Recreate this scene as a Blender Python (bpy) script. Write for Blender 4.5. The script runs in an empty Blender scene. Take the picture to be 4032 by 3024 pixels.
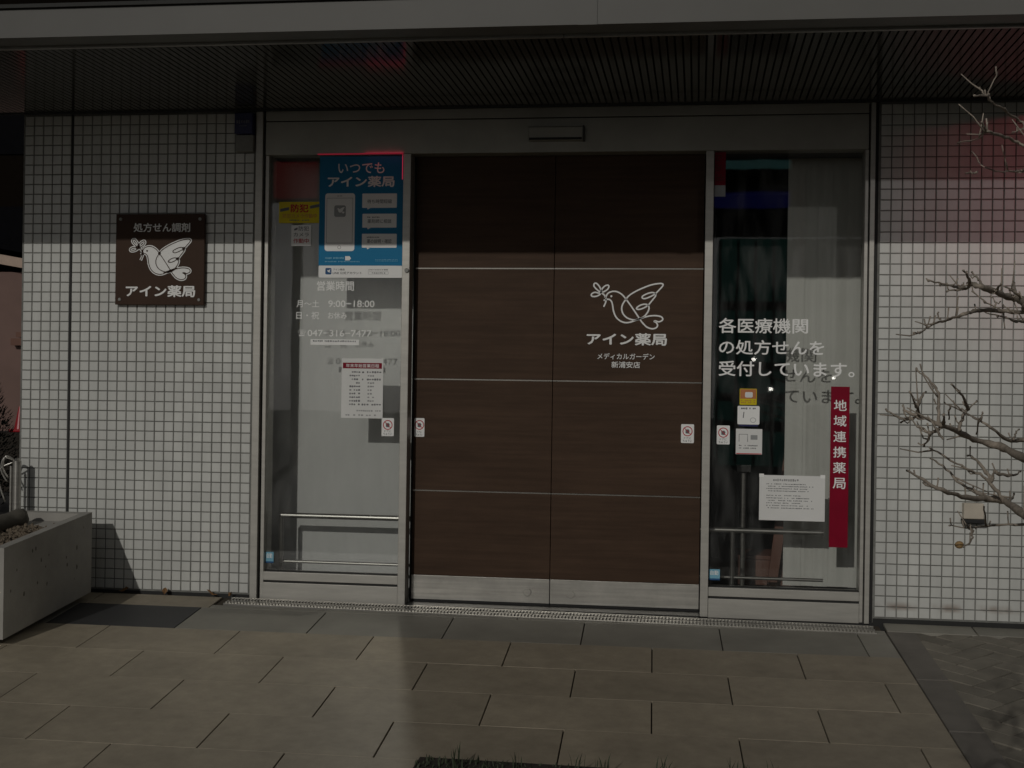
import bpy, bmesh, math, random
from mathutils import Vector, Matrix
random.seed(7)
S = bpy.context.scene
COL = S.collection

# ------------------------------------------------------------------ camera
cam = bpy.data.cameras.new('camera')
cam.sensor_width = 36.0
cam.lens = 46.43
cam.clip_start = 0.05
cam.clip_end = 300.0
camo = bpy.data.objects.new('camera', cam)
COL.objects.link(camo)
yaw, roll = math.radians(8.0), 0.0145
fwd = Vector((-math.sin(yaw), math.cos(yaw), 0))
rgt = Vector((math.cos(yaw), math.sin(yaw), 0))
up = Vector((0, 0, 1))
r2 = rgt*math.cos(roll)+up*math.sin(roll)
u2 = up*math.cos(roll)-rgt*math.sin(roll)
CAM = Vector((0.892, -6.349, 1.11))
camo.matrix_world = Matrix(((r2.x, u2.x, -fwd.x, CAM.x), (r2.y, u2.y, -fwd.y, CAM.y), (r2.z, u2.z, -fwd.z, CAM.z), (0, 0, 0, 1)))
S.camera = camo
S.view_settings.view_transform = 'Standard'
S.view_settings.look = 'None'
S.view_settings.exposure = 0.0
S.view_settings.gamma = 1.0
S.cycles.max_bounces = 8
S.cycles.transparent_max_bounces = 16
S.cycles.caustics_reflective = False
S.cycles.caustics_refractive = False

# ------------------------------------------------------------------ night sky and the main lamp light
SUN_DIR = Vector((0.23, 1.0, -0.46)).normalized()
elev = math.asin(-SUN_DIR.z)
W = bpy.data.worlds.new('World')
S.world = W
W.use_nodes = True
wn = W.node_tree.nodes
wl = W.node_tree.links
sky = wn.new('ShaderNodeTexSky')
sky.sky_type = 'NISHITA'
sky.sun_disc = False
sky.sun_elevation = elev
sky.sun_rotation = math.atan2(-SUN_DIR.x, -SUN_DIR.y)
hsv = wn.new('ShaderNodeHueSaturation')
hsv.inputs['Saturation'].default_value = 0.12
bg = wn['Background']
bg.inputs['Strength'].default_value = 0.0160
wl.new(sky.outputs[0], hsv.inputs['Color'])
wl.new(hsv.outputs[0], bg.inputs['Color'])
sun = bpy.data.lights.new('sun', 'SUN')
sun.energy = 0.80
sun.angle = math.radians(0.55)
sun.color = (1.0, 0.965, 0.90)
suno = bpy.data.objects.new('sun', sun)
suno.location = (-3, -12, 7)
suno.rotation_euler = SUN_DIR.to_track_quat('-Z', 'Y').to_euler()
COL.objects.link(suno)

# ------------------------------------------------------------------ materials
def mat(name, col, rough=0.6, metal=0.0, ns=8.0, na=0.15, bump=0.0, bs=60.0, rand=0.0, stretch=(1, 1, 1), spec=0.5, emit=None, es=0.0, ns2=0.0, na2=0.0, st2=(1, 1, 1)):
    m = bpy.data.materials.new(name)
    m.use_nodes = True
    n, l = m.node_tree.nodes, m.node_tree.links
    p = n['Principled BSDF']
    p.inputs['Roughness'].default_value = rough
    p.inputs['Metallic'].default_value = metal
    p.inputs['Specular IOR Level'].default_value = spec
    geo = n.new('ShaderNodeNewGeometry')
    mp = n.new('ShaderNodeMapping')
    mp.inputs['Scale'].default_value = stretch
    l.new(geo.outputs['Position'], mp.inputs['Vector'])
    t = n.new('ShaderNodeTexNoise')
    t.inputs['Scale'].default_value = ns
    t.inputs['Detail'].default_value = 6
    t.inputs['Roughness'].default_value = 0.62
    l.new(mp.outputs[0], t.inputs['Vector'])
    mr = n.new('ShaderNodeMapRange')
    mr.inputs['From Min'].default_value = 0.25
    mr.inputs['From Max'].default_value = 0.75
    mr.inputs['To Min'].default_value = 1-na
    mr.inputs['To Max'].default_value = 1+na
    l.new(t.outputs['Fac'], mr.inputs['Value'])
    fac = mr.outputs[0]
    if na2:
        mp2 = n.new('ShaderNodeMapping')
        mp2.inputs['Scale'].default_value = st2
        l.new(geo.outputs['Position'], mp2.inputs['Vector'])
        t3 = n.new('ShaderNodeTexNoise')
        t3.inputs['Scale'].default_value = ns2
        t3.inputs['Detail'].default_value = 8
        t3.inputs['Roughness'].default_value = 0.7
        l.new(mp2.outputs[0], t3.inputs['Vector'])
        m3 = n.new('ShaderNodeMapRange')
        m3.inputs['From Min'].default_value = 0.3
        m3.inputs['From Max'].default_value = 0.7
        m3.inputs['To Min'].default_value = 1-na2
        m3.inputs['To Max'].default_value = 1+na2
        l.new(t3.outputs['Fac'], m3.inputs['Value'])
        mk = n.new('ShaderNodeMath')
        mk.operation = 'MULTIPLY'
        l.new(fac, mk.inputs[0])
        l.new(m3.outputs[0], mk.inputs[1])
        fac = mk.outputs[0]
    if rand:
        oi = n.new('ShaderNodeObjectInfo')
        r = n.new('ShaderNodeMapRange')
        r.inputs['To Min'].default_value = 1-rand
        r.inputs['To Max'].default_value = 1+rand
        l.new(oi.outputs['Random'], r.inputs['Value'])
        mm = n.new('ShaderNodeMath')
        mm.operation = 'MULTIPLY'
        l.new(fac, mm.inputs[0])
        l.new(r.outputs[0], mm.inputs[1])
        fac = mm.outputs[0]
    vm = n.new('ShaderNodeVectorMath')
    vm.operation = 'SCALE'
    vm.inputs[0].default_value = col
    l.new(fac, vm.inputs['Scale'])
    l.new(vm.outputs[0], p.inputs['Base Color'])
    if bump:
        t2 = n.new('ShaderNodeTexNoise')
        t2.inputs['Scale'].default_value = bs
        t2.inputs['Detail'].default_value = 5
        l.new(mp.outputs[0], t2.inputs['Vector'])
        b = n.new('ShaderNodeBump')
        b.inputs['Strength'].default_value = bump
        b.inputs['Distance'].default_value = 0.004
        l.new(t2.outputs['Fac'], b.inputs['Height'])
        l.new(b.outputs[0], p.inputs['Normal'])
    if emit:
        p.inputs['Emission Color'].default_value = (*emit, 1)
        p.inputs['Emission Strength'].default_value = es
    m['vm'] = vm.name
    return m

def glass_mat():
    m = bpy.data.materials.new('window_glass')
    m.use_nodes = True
    n, l = m.node_tree.nodes, m.node_tree.links
    n.remove(n['Principled BSDF'])
    out = n['Material Output']
    tr = n.new('ShaderNodeBsdfTransparent')
    tr.inputs[0].default_value = (0.95, 0.955, 0.95, 1)
    gl = n.new('ShaderNodeBsdfGlossy')
    gl.inputs['Roughness'].default_value = 0.015
    fr = n.new('ShaderNodeFresnel')
    geo = n.new('ShaderNodeNewGeometry')
    ior = n.new('ShaderNodeMapRange')      # thin pane: the same 1.5 from both faces
    ior.inputs['To Min'].default_value = 1.5
    ior.inputs['To Max'].default_value = 1/1.5
    l.new(geo.outputs['Backfacing'], ior.inputs['Value'])
    l.new(ior.outputs[0], fr.inputs[0])
    t = n.new('ShaderNodeTexNoise')
    t.inputs['Scale'].default_value = 2.3
    l.new(geo.outputs['Position'], t.inputs['Vector'])
    b = n.new('ShaderNodeBump')
    b.inputs['Strength'].default_value = 0.05
    b.inputs['Distance'].default_value = 0.006
    l.new(t.outputs['Fac'], b.inputs['Height'])
    l.new(b.outputs[0], gl.inputs['Normal'])
    mx = n.new('ShaderNodeMixShader')
    l.new(fr.outputs[0], mx.inputs[0])
    l.new(tr.outputs[0], mx.inputs[1])
    l.new(gl.outputs[0], mx.inputs[2])
    df = n.new('ShaderNodeBsdfDiffuse')
    df.inputs[0].default_value = (0.7, 0.7, 0.68, 1)
    mp = n.new('ShaderNodeMapping')
    mp.inputs['Scale'].default_value = (7, 1, 1.6)
    l.new(geo.outputs['Position'], mp.inputs['Vector'])
    sm = n.new('ShaderNodeTexNoise')
    sm.inputs['Scale'].default_value = 2.0
    sm.inputs['Detail'].default_value = 7
    l.new(mp.outputs[0], sm.inputs['Vector'])
    sr = n.new('ShaderNodeMapRange')
    sr.inputs['From Min'].default_value = 0.45
    sr.inputs['From Max'].default_value = 0.75
    sr.inputs['To Min'].default_value = 0.004
    sr.inputs['To Max'].default_value = 0.05
    l.new(sm.outputs['Fac'], sr.inputs['Value'])
    m2 = n.new('ShaderNodeMixShader')
    l.new(sr.outputs[0], m2.inputs[0])
    l.new(mx.outputs[0], m2.inputs[1])
    l.new(df.outputs[0], m2.inputs[2])
    l.new(m2.outputs[0], out.inputs['Surface'])
    return m

def tile_mat():
    m = mat('glazed_tile', (0.63, 0.635, 0.605), 0.30, 0, 3.0, 0.08, 0.05, 40, 0.075, ns2=6.0, na2=0.10, st2=(1, 1, 0.12))
    n, l = m.node_tree.nodes, m.node_tree.links
    p = n['Principled BSDF']
    geo = n.new('ShaderNodeNewGeometry')
    sep = n.new('ShaderNodeSeparateXYZ')
    l.new(geo.outputs['Position'], sep.inputs[0])
    # rusty splash stain along the lowest courses
    z = n.new('ShaderNodeMapRange')
    z.inputs['From Min'].default_value = 0.125
    z.inputs['From Max'].default_value = 0.095
    l.new(sep.outputs['Z'], z.inputs['Value'])
    z2 = n.new('ShaderNodeMapRange')
    z2.inputs['From Min'].default_value = 0.075
    z2.inputs['From Max'].default_value = 0.095
    l.new(sep.outputs['Z'], z2.inputs['Value'])
    t = n.new('ShaderNodeTexNoise')
    t.inputs['Scale'].default_value = 9
    l.new(geo.outputs['Position'], t.inputs['Vector'])
    tm = n.new('ShaderNodeMapRange')
    tm.inputs['From Min'].default_value = 0.42
    tm.inputs['From Max'].default_value = 0.62
    tm.inputs['To Max'].default_value = 0.75
    l.new(t.outputs['Fac'], tm.inputs['Value'])
    xs = n.new('ShaderNodeMapRange')
    xs.inputs['From Min'].default_value = 1.6
    xs.inputs['From Max'].default_value = 1.8
    l.new(sep.outputs['X'], xs.inputs['Value'])
    prev = z.outputs[0]
    for o in (z2.outputs[0], tm.outputs[0], xs.outputs[0]):
        k = n.new('ShaderNodeMath')
        k.operation = 'MULTIPLY'
        l.new(prev, k.inputs[0])
        l.new(o, k.inputs[1])
        prev = k.outputs[0]
    mx = n.new('ShaderNodeMix')
    mx.data_type = 'RGBA'
    vm = n[m['vm']]
    l.new(prev, mx.inputs['Factor'])
    l.new(vm.outputs[0], mx.inputs[6])
    mx.inputs[7].default_value = (0.20, 0.12, 0.075, 1)
    l.new(mx.outputs[2], p.inputs['Base Color'])
    return m

M = {}
M['tile'] = tile_mat()
M['grout'] = mat('grout', (0.20, 0.20, 0.185), 0.9, 0, 30, 0.25, ns2=2.0, na2=0.3)
M['sealant'] = mat('dark_sealant', (0.018, 0.018, 0.017), 0.7)
M['alu'] = mat('anodised_aluminium', (0.45, 0.435, 0.395), 0.42, 0.35, 5, 0.12, 0.03, 200, stretch=(1, 1, 8))
M['alu_h'] = mat('anodised_header', (0.33, 0.32, 0.28), 0.45, 0.3, 3, 0.16)
M['steel'] = mat('brushed_steel', (0.44, 0.425, 0.39), 0.34, 0.85, 3, 0.22, 0.06, 120, stretch=(0.8, 1, 20), ns2=2.0, na2=0.25)
M['railsteel'] = mat('dull_rail_steel', (0.20, 0.195, 0.18), 0.3, 0.8)
M['inlay'] = mat('satin_inlay', (0.30, 0.28, 0.25), 0.25, 0.9)
M['darkmetal'] = mat('dark_metal', (0.05, 0.05, 0.047), 0.45, 0.4)
M['wood'] = mat('brown_woodgrain', (0.072, 0.044, 0.029), 0.55, 0, 2.2, 0.22, 0.02, 14, stretch=(0.9, 1, 20), spec=0.10, ns2=1.7, na2=0.16, st2=(1, 1, 2.2))
M['black'] = mat('black_rubber', (0.012, 0.012, 0.012), 0.7)
M['navy'] = mat('navy_plastic', (0.010, 0.013, 0.085), 0.4)
M['grey'] = mat('grey_plastic', (0.26, 0.26, 0.24), 0.5)
M['dimprint'] = mat('dim_print', (0.16, 0.16, 0.2), 0.5)
M['glass'] = glass_mat()
M['slat'] = mat('soffit_slat', (0.12, 0.12, 0.11), 0.115, 0.45, 6, 0.12)
M['soffit_back'] = mat('soffit_backing', (0.035, 0.035, 0.033), 0.8)
M['fascia'] = mat('painted_fascia', (0.108, 0.105, 0.095), 0.55, 0, 1.6, 0.12)
M['trim'] = mat('trim_metal', (0.34, 0.34, 0.32), 0.4, 0.3)
M['fascia_dark'] = mat('fascia_underside', (0.13, 0.13, 0.12), 0.55, 0.2)
M['paver'] = mat('sandstone_paver', (0.312, 0.268, 0.200), 0.56, 0, 2.6, 0.20, 0.16, 110, 0.09, ns2=14.0, na2=0.14)
M['paver_grey'] = mat('grey_paver', (0.255, 0.242, 0.205), 0.55, 0, 3, 0.24, 0.12, 110, 0.12)
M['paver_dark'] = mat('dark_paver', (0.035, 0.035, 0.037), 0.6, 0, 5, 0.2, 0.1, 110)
M['bed'] = mat('paving_joint', (0.060, 0.048, 0.034), 0.95, 0, 40, 0.3)
M['kerb'] = mat('kerb_stone', (0.17, 0.155, 0.135), 0.75, 0, 5, 0.2, 0.15, 80, 0.06)
M['brick'] = mat('paving_brick', (0.20, 0.182, 0.148), 0.8, 0, 6, 0.28, 0.2, 90, 0.22)
M['concrete'] = mat('cast_concrete', (0.36, 0.345, 0.315), 0.8, 0, 4, 0.18, 0.2, 60)
M['asphalt'] = mat('asphalt', (0.045, 0.043, 0.04), 0.85, 0, 20, 0.3)
M['white'] = mat('white_vinyl', (0.92, 0.92, 0.90), 0.45, 0, 3, 0.03, spec=0.12)
M['letter'] = mat('etched_white_vinyl', (0.92, 0.92, 0.90), 0.5, 0, 3, 0.05, spec=0.12)
M['paper'] = mat('white_paper', (0.78, 0.78, 0.76), 0.7, 0, 5, 0.05, spec=0.12)
M['signbrown'] = mat('brown_sign_board', (0.060, 0.034, 0.022), 0.5, 0, 6, 0.12, spec=0.12)
M['blue'] = mat('blue_print', (0.011, 0.195, 0.39), 0.4, 0, 3, 0.05, spec=0.12)
M['midblue'] = mat('app_icon_blue', (0.03, 0.10, 0.24), 0.4, spec=0.12)
M['ltblue'] = mat('light_blue_print', (0.22, 0.48, 0.62), 0.4, spec=0.12)
M['yellow'] = mat('yellow_print', (0.72, 0.58, 0.02), 0.4, spec=0.12)
M['red'] = mat('red_print', (0.52, 0.012, 0.03), 0.4, spec=0.12)
M['crimson'] = mat('crimson_print', (0.24, 0.004, 0.022), 0.4, spec=0.12)
M['orange'] = mat('orange_print', (0.55, 0.22, 0.09), 0.4, spec=0.12)
M['ink'] = mat('grey_ink', (0.12, 0.12, 0.13), 0.6)
M['inkl'] = mat('light_ink', (0.30, 0.30, 0.30), 0.6)
M['palegrey'] = mat('pale_grey_print', (0.30, 0.31, 0.31), 0.5)
M['partition'] = mat('white_partition', (0.62, 0.625, 0.605), 0.45, 0, 1.1, 0.08)
M['curtain'] = mat('white_curtain', (0.62, 0.62, 0.575), 0.7, 0, 5, 0.06)
M['room'] = mat('room_wall', (0.05, 0.075, 0.07), 0.7)
M['roomfloor'] = mat('room_floor', (0.03, 0.03, 0.03), 0.35)
M['bark'] = mat('bark', (0.35, 0.30, 0.245), 0.9, 0, 60, 0.45, 0.5, 150)
M['fruit'] = mat('dried_fruit', (0.42, 0.27, 0.12), 0.6, 0, 40, 0.2)
M['leafdry'] = mat('dry_leaf', (0.22, 0.12, 0.05), 0.8, 0, 60, 0.3)
M['grass'] = mat('grass_blade', (0.05, 0.065, 0.035), 0.7, 0, 30, 0.4)
M['soil'] = mat('soil', (0.03, 0.024, 0.018), 0.95)
M['gravel'] = mat('gravel', (0.22, 0.175, 0.125), 0.85, 0, 40, 0.4, 0.3, 80, 0.3)
M['stone'] = mat('dark_stone', (0.12, 0.11, 0.09), 0.85, 0, 12, 0.3, 0.5, 30)
M['cream'] = mat('cream_plastic', (0.56, 0.50, 0.41), 0.5)
M['pink'] = mat('pink_render', (0.20, 0.125, 0.105), 0.8, 0, 1.5, 0.15)
M['eave'] = mat('pale_eave', (0.50, 0.38, 0.30), 0.7)
M['roofdark'] = mat('dark_roof', (0.006, 0.006, 0.007), 0.9, spec=0.0)
M['nightwall'] = mat('painted_night_wall', (0.008, 0.006, 0.0045), 0.95, spec=0.0)  # near-black colour stands in for the dark of night on these parts
M['conifer'] = mat('conifer_leaf', (0.012, 0.016, 0.010), 0.8)
M['cone'] = mat('cone_red', (0.35, 0.008, 0.015), 0.35)
M['ledred'] = mat('red_led', (0.4, 0.01, 0.03), 0.4, emit=(1.0, 0.03, 0.10), es=0.12)
M['ledbright'] = mat('bright_red_led', (0.4, 0.01, 0.03), 0.4, emit=(1.0, 0.05, 0.12), es=3.2)
M['ledside'] = mat('side_red_led', (0.4, 0.01, 0.03), 0.4, emit=(1.0, 0.05, 0.12), es=0.3)
M['redsign'] = mat('red_sign', (0.3, 0.01, 0.02), 0.5, emit=(1.0, 0.06, 0.07), es=0.17)
M['lampwhite'] = mat('lamp_white', (0.8, 0.8, 0.8), 0.4, emit=(1, 0.97, 0.88), es=16)
M['lampred'] = mat('lamp_red', (0.6, 0.02, 0.02), 0.4, emit=(1, 0.05, 0.08), es=6)
M['signblue'] = mat('sign_blue', (0.02, 0.02, 0.4), 0.5, emit=(0.08, 0.10, 1.0), es=0.11)
M['signteal'] = mat('sign_teal', (0.1, 0.4, 0.4), 0.5, emit=(0.30, 0.75, 0.72), es=0.20)
M['storewall'] = mat('store_wall', (0.02, 0.07, 0.055), 0.7, emit=(0.10, 0.42, 0.34), es=0.13)
M['brownthing'] = mat('brown_wood', (0.16, 0.07, 0.045), 0.6)

# ------------------------------------------------------------------ builders
WL = {}
def wloc(o):
    return WL.get(o.name, Vector((0, 0, 0))) if o else Vector((0, 0, 0))

def tag(o, label=None, cat=None, group=None, kind=None):
    if label: o['label'] = label
    if cat: o['category'] = cat
    if group: o['group'] = group
    if kind: o['kind'] = kind
    return o

def place(name, me, origin, parent):
    o = bpy.data.objects.new(name, me)
    COL.objects.link(o)
    if parent is not None:
        o.parent = parent
    o.location = Vector(origin)-wloc(parent)
    WL[o.name] = Vector(origin)
    return o

def thing(name, loc, label, cat, group=None):
    o = bpy.data.objects.new(name, None)
    o.empty_display_size = 0.1
    COL.objects.link(o)
    o.location = loc
    WL[o.name] = Vector(loc)
    return tag(o, label, cat, group)

def mesh(name, verts, faces, m, parent=None, smooth=False):
    vs = [Vector(v) for v in verts]
    lo = Vector((min(v.x for v in vs), min(v.y for v in vs), min(v.z for v in vs)))
    hi = Vector((max(v.x for v in vs), max(v.y for v in vs), max(v.z for v in vs)))
    c = (lo+hi)/2
    c.z = lo.z
    me = bpy.data.meshes.new(name)
    me.from_pydata([v-c for v in vs], [], faces)
    me.materials.append(M[m] if isinstance(m, str) else m)
    if smooth:
        for p in me.polygons: p.use_smooth = True
    me.update()
    return place(name, me, c, parent)

BF = [(0, 3, 2, 1), (4, 5, 6, 7), (0, 1, 5, 4), (1, 2, 6, 5), (2, 3, 7, 6), (3, 0, 4, 7)]
def boxv(x0, x1, y0, y1, z0, z1):
    return [(x0, y0, z0), (x1, y0, z0), (x1, y1, z0), (x0, y1, z0), (x0, y0, z1), (x1, y0, z1), (x1, y1, z1), (x0, y1, z1)]

def box(name, x0, x1, y0, y1, z0, z1, m, parent=None, bev=0.0):
    if not bev:
        return mesh(name, boxv(x0, x1, y0, y1, z0, z1), BF, m, parent)
    bm = bmesh.new()
    vs = [bm.verts.new(v) for v in boxv(x0, x1, y0, y1, z0, z1)]
    for f in BF: bm.faces.new([vs[i] for i in f])
    bmesh.ops.bevel(bm, geom=list(bm.edges), offset=bev, segments=2, affect='EDGES', profile=0.5)
    v = [tuple(q.co) for q in bm.verts]
    bm.verts.index_update()
    f = [[q.index for q in fc.verts] for fc in bm.faces]
    bm.free()
    return mesh(name, v, f, m, parent)

def boxes(name, lst, m, parent=None):
    V, F = [], []
    for b in lst:
        k = len(V)
        V += boxv(*b)
        F += [tuple(i+k for i in f) for f in BF]
    return mesh(name, V, F, m, parent)

def cyl(name, c, r, h, axis, m, parent=None, n=20, r2=None, bev=0.0):
    r2 = r if r2 is None else r2
    V, F = [], []
    c = Vector(c)
    ax = {'x': (Vector((0, 1, 0)), Vector((0, 0, 1)), Vector((1, 0, 0))), 'y': (Vector((1, 0, 0)), Vector((0, 0, 1)), Vector((0, -1, 0))), 'z': (Vector((1, 0, 0)), Vector((0, 1, 0)), Vector((0, 0, 1)))}[axis]
    prof = [(r, 0), (r2, h)] if not bev else [(r, 0), (r2, h-bev), (r2-bev, h)]
    for (rr, hh) in prof:
        for i in range(n):
            a = 2*math.pi*i/n
            V.append(c+ax[0]*math.cos(a)*rr+ax[1]*math.sin(a)*rr+ax[2]*hh)
    for j in range(len(prof)-1):
        for i in range(n):
            F.append((j*n+i, j*n+(i+1) % n, (j+1)*n+(i+1) % n, (j+1)*n+i))
    F.append(tuple(range(n-1, -1, -1)))
    F.append(tuple((len(prof)-1)*n+i for i in range(n)))
    return mesh(name, V, F, m, parent)

def tube_data(pts, radii, n=7):
    V, F = [], []
    P = [Vector(p) for p in pts]
    prev = None
    for i, p in enumerate(P):
        t = (P[min(i+1, len(P)-1)]-P[max(i-1, 0)]).normalized()
        a = t.cross(Vector((0, 1, 0.13))) if prev is None else prev-t*prev.dot(t)
        if a.length < 1e-4: a = t.cross(Vector((1, 0, 0)))
        a.normalize()
        prev = a
        b = t.cross(a)
        for k in range(n):
            ang = 2*math.pi*k/n
            V.append(p+(a*math.cos(ang)+b*math.sin(ang))*radii[i])
    for i in range(len(P)-1):
        for k in range(n):
            F.append((i*n+k, i*n+(k+1) % n, (i+1)*n+(k+1) % n, (i+1)*n+k))
    F.append(tuple(range(n-1, -1, -1)))
    F.append(tuple((len(P)-1)*n+k for k in range(n)))
    return V, F

def catmull(pts, k=6, closed=False):
    P = [Vector(p) for p in pts]
    out = []
    n = len(P)
    rng = range(n if closed else n-1)
    for i in rng:
        if closed:
            p0, p1, p2, p3 = P[(i-1) % n], P[i], P[(i+1) % n], P[(i+2) % n]
        else:
            p0, p1, p2, p3 = P[max(i-1, 0)], P[i], P[i+1], P[min(i+2, n-1)]
        for j in range(k):
            t = j/k
            out.append(0.5*((2*p1)+(p2-p0)*t+(2*p0-5*p1+4*p2-p3)*t*t+(3*p1-p0-3*p2+p3)*t**3))
    if not closed: out.append(P[-1])
    return out

def flat(name, poly, y, m, parent, th=0.0008):
    """thin printed or cut shape in a plane facing the street; poly is a list of (x, z)"""
    n = len(poly)
    V = [(x, y, z) for x, z in poly]+[(x, y+th, z) for x, z in poly]
    F = [tuple(range(n)), tuple(range(2*n-1, n-1, -1))]+[(i+n, (i+1) % n+n, (i+1) % n, i) for i in range(n)]
    return mesh(name, V, F, m, parent)

def frect(name, r, y, m, parent, th=0.0008):
    return box(name, r[0], r[1], y, y+th, r[2], r[3], m, parent)

def roundrect(r, rad, k=5):
    x0, x1, z0, z1 = r
    P = []
    for cx, cz, a0 in ((x1-rad, z1-rad, 0), (x0+rad, z1-rad, 90), (x0+rad, z0+rad, 180), (x1-rad, z0+rad, 270)):
        for i in range(k+1):
            a = math.radians(a0+90*i/k)
            P.append((cx+rad*math.cos(a), cz+rad*math.sin(a)))
    return P

def ribbon(name, lines, w, y, m, parent, th=0.0008):
    V, F = [], []
    for L in lines:
        n = len(L)
        k = len(V)
        for i in range(n):
            a, b = L[max(i-1, 0)], L[min(i+1, n-1)]
            dx, dz = b[0]-a[0], b[1]-a[1]
            q = math.hypot(dx, dz) or 1
            nx, nz = -dz/q*w/2, dx/q*w/2
            x, z = L[i][0], L[i][1]
            V += [(x+nx, y, z+nz), (x-nx, y, z-nz)]
        for i in range(n-1):
            F.append((k+2*i, k+2*i+1, k+2*i+3, k+2*i+2))
    return mesh(name, V, F, m, parent)

def disc(cx, cz, r, n=16):
    return [(cx+r*math.cos(2*math.pi*i/n), cz+r*math.sin(2*math.pi*i/n)) for i in range(n)]

def text(name, body, r, y, m, parent, bold=0.0):
    """flat lettering fitted into the rectangle r = x0, x1, z0, z1; bold strokes are thickened by laying shifted cuts over each other"""
    cu = bpy.data.curves.new(name, 'FONT')
    cu.body = body
    cu.resolution_u = 3
    cu.fill_mode = 'FRONT'
    tmp = bpy.data.objects.new(name, cu)
    me = bpy.data.meshes.new_from_object(tmp)
    bpy.data.objects.remove(tmp)
    bpy.data.curves.remove(cu)
    P = [(v.co.x, v.co.y) for v in me.vertices]
    FF = [tuple(p.vertices) for p in me.polygons]
    bpy.data.meshes.remove(me)
    sh = [(0, 0)] if not bold else [(bold*math.cos(a), bold*math.sin(a)) for a in (0.4, 1.97, 3.54, 5.11)]
    V, F = [], []
    for i, (dx, dz) in enumerate(sh):
        k = len(V)
        V += [(px+dx, pz+dz, i) for px, pz in P]
        F += [tuple(q+k for q in f_) for f_ in FF]
    ax, bx = min(v[0] for v in V), max(v[0] for v in V)
    az, bz = min(v[1] for v in V), max(v[1] for v in V)
    sx, sz = (r[1]-r[0])/(bx-ax), (r[3]-r[2])/(bz-az)
    return mesh(name, [(r[0]+(v[0]-ax)*sx, y-v[2]*0.00006, r[2]+(v[1]-az)*sz) for v in V], F, m, parent)

def marks(name, r, rows, y, m, parent, cols=12, fillp=0.8, hfrac=0.55, seed=1):
    """lines of print too small to read: small separate strokes in rows"""
    rd = random.Random(seed)
    L = []
    x0, x1, z0, z1 = r
    rh = (z1-z0)/rows
    cw = (x1-x0)/cols
    for i in range(rows):
        last = rd.uniform(0.6, 1.0) if rows > 2 else 1.0
        for j in range(cols):
            if j/cols > last: break
            if rd.random() < fillp:
                zb = z0+rh*(rows-1-i)+rh*(1-hfrac)/2
                L.append((x0+cw*j+cw*0.08, x0+cw*j+cw*rd.uniform(0.6, 0.92), y, y+0.0006, zb+rh*hfrac*rd.uniform(0, 0.25), zb+rh*hfrac*rd.uniform(0.75, 1.0)))
    return boxes(name, L, m, parent)

# ------------------------------------------------------------------ ground: a paved ramp falling away from the entrance
Z0, SY, SX = 0.025, 0.088, -0.004
def gz(x, y):
    return Z0+SY*max(min(y, 0.0), -8.0)+SX*x
def gv(x, y, dz=0.0):
    return (x, y, gz(x, y)+dz)

xs = [-60, -8, -4, 0, 4, 8, 60]
ys = [70, 6, 0.6, 0.0, -2, -4, -6, -8, -20, -70]
V = [(x, y, (Z0+SY*max(min(y, 0), -8)+SX*max(-4, min(4, x)))-0.05) for y in ys for x in xs]
nx = len(xs)
F = [(j*nx+i, (j+1)*nx+i, (j+1)*nx+i+1, j*nx+i+1) for j in range(len(ys)-1) for i in range(nx-1)]
tag(mesh('ground', V, F, 'asphalt'), 'dark asphalt ground beyond the paving', kind='structure')

PA = math.radians(1.2)
def prot(x, y):
    c, s = math.cos(PA), math.sin(PA)
    dy = y+1.1
    return (x*c-dy*s*1.6, -1.1+x*s*0.75+dy*c)
def slab(name, quad, top, th, m, parent, bev=0.003):
    """one flat stone with a small arris, laid on the ramp"""
    cx = sum(q[0] for q in quad)/4
    cy = sum(q[1] for q in quad)/4
    ins = []
    for q in quad:
        d = Vector((cx-q[0], cy-q[1]))
        d.normalize()
        ins.append((q[0]+d.x*bev*1.4, q[1]+d.y*bev*1.4))
    V = [gv(*q, top-th) for q in quad]+[gv(*q, top-bev) for q in quad]+[gv(*q, top) for q in ins]
    F = [(3, 2, 1, 0)]+[(i, (i+1) % 4, 4+(i+1) % 4, 4+i) for i in range(4)]+[(4+i, 4+(i+1) % 4, 8+(i+1) % 4, 8+i) for i in range(4)]+[(8, 9, 10, 11)]
    return mesh(name, V, F, m, parent)

V = [gv(*prot(x, y), -0.010) for (x, y) in ((-4.2, -6.2), (1.78, -6.2), (1.78, 0.02), (-4.2, 0.02))]
V += [(v[0], v[1], v[2]-0.03) for v in V]
pavement = tag(mesh('pavement', V, [(0, 1, 2, 3), (7, 6, 5, 4), (0, 4, 5, 1), (1, 5, 6, 2), (2, 6, 7, 3), (3, 7, 4, 0)], 'bed'), 'paved entrance ramp of large beige slabs', kind='structure')
PX = 0.6175
rowy = [-0.215, -0.585]+[-0.585-0.357*(i+1) for i in range(12)]
J, JR = 0.0026, 0.0010
def paver(x0, x1, y0, y1, m):
    q = [prot(x0+J, y0+JR), prot(x1-J, y0+JR), prot(x1-J, y1-JR), prot(x0+J, y1-JR)]
    slab('paver', q, random.uniform(-0.0008, 0.0008), 0.009, m, pavement, 0.0009)
XR = 1.787
def prow(ya, yb, off, mf, xl=-4.1):
    x = off
    while x > xl: x -= PX
    while x < XR:
        a, b = max(x, -4.1), min(x+PX, XR)
        if b-a > 0.03:
            paver(a, b, yb, ya, mf(x, (a+b)/2))
        x += PX
for i in range(len(rowy)-1):
    off = (-0.200 if i % 2 == 0 else 0.112)
    if i == 0:
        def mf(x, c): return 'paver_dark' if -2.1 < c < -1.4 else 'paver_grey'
        prow(rowy[0], rowy[1], -0.20, mf)
    else:
        prow(rowy[i], rowy[i+1], off, lambda x, c: 'paver')
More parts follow.
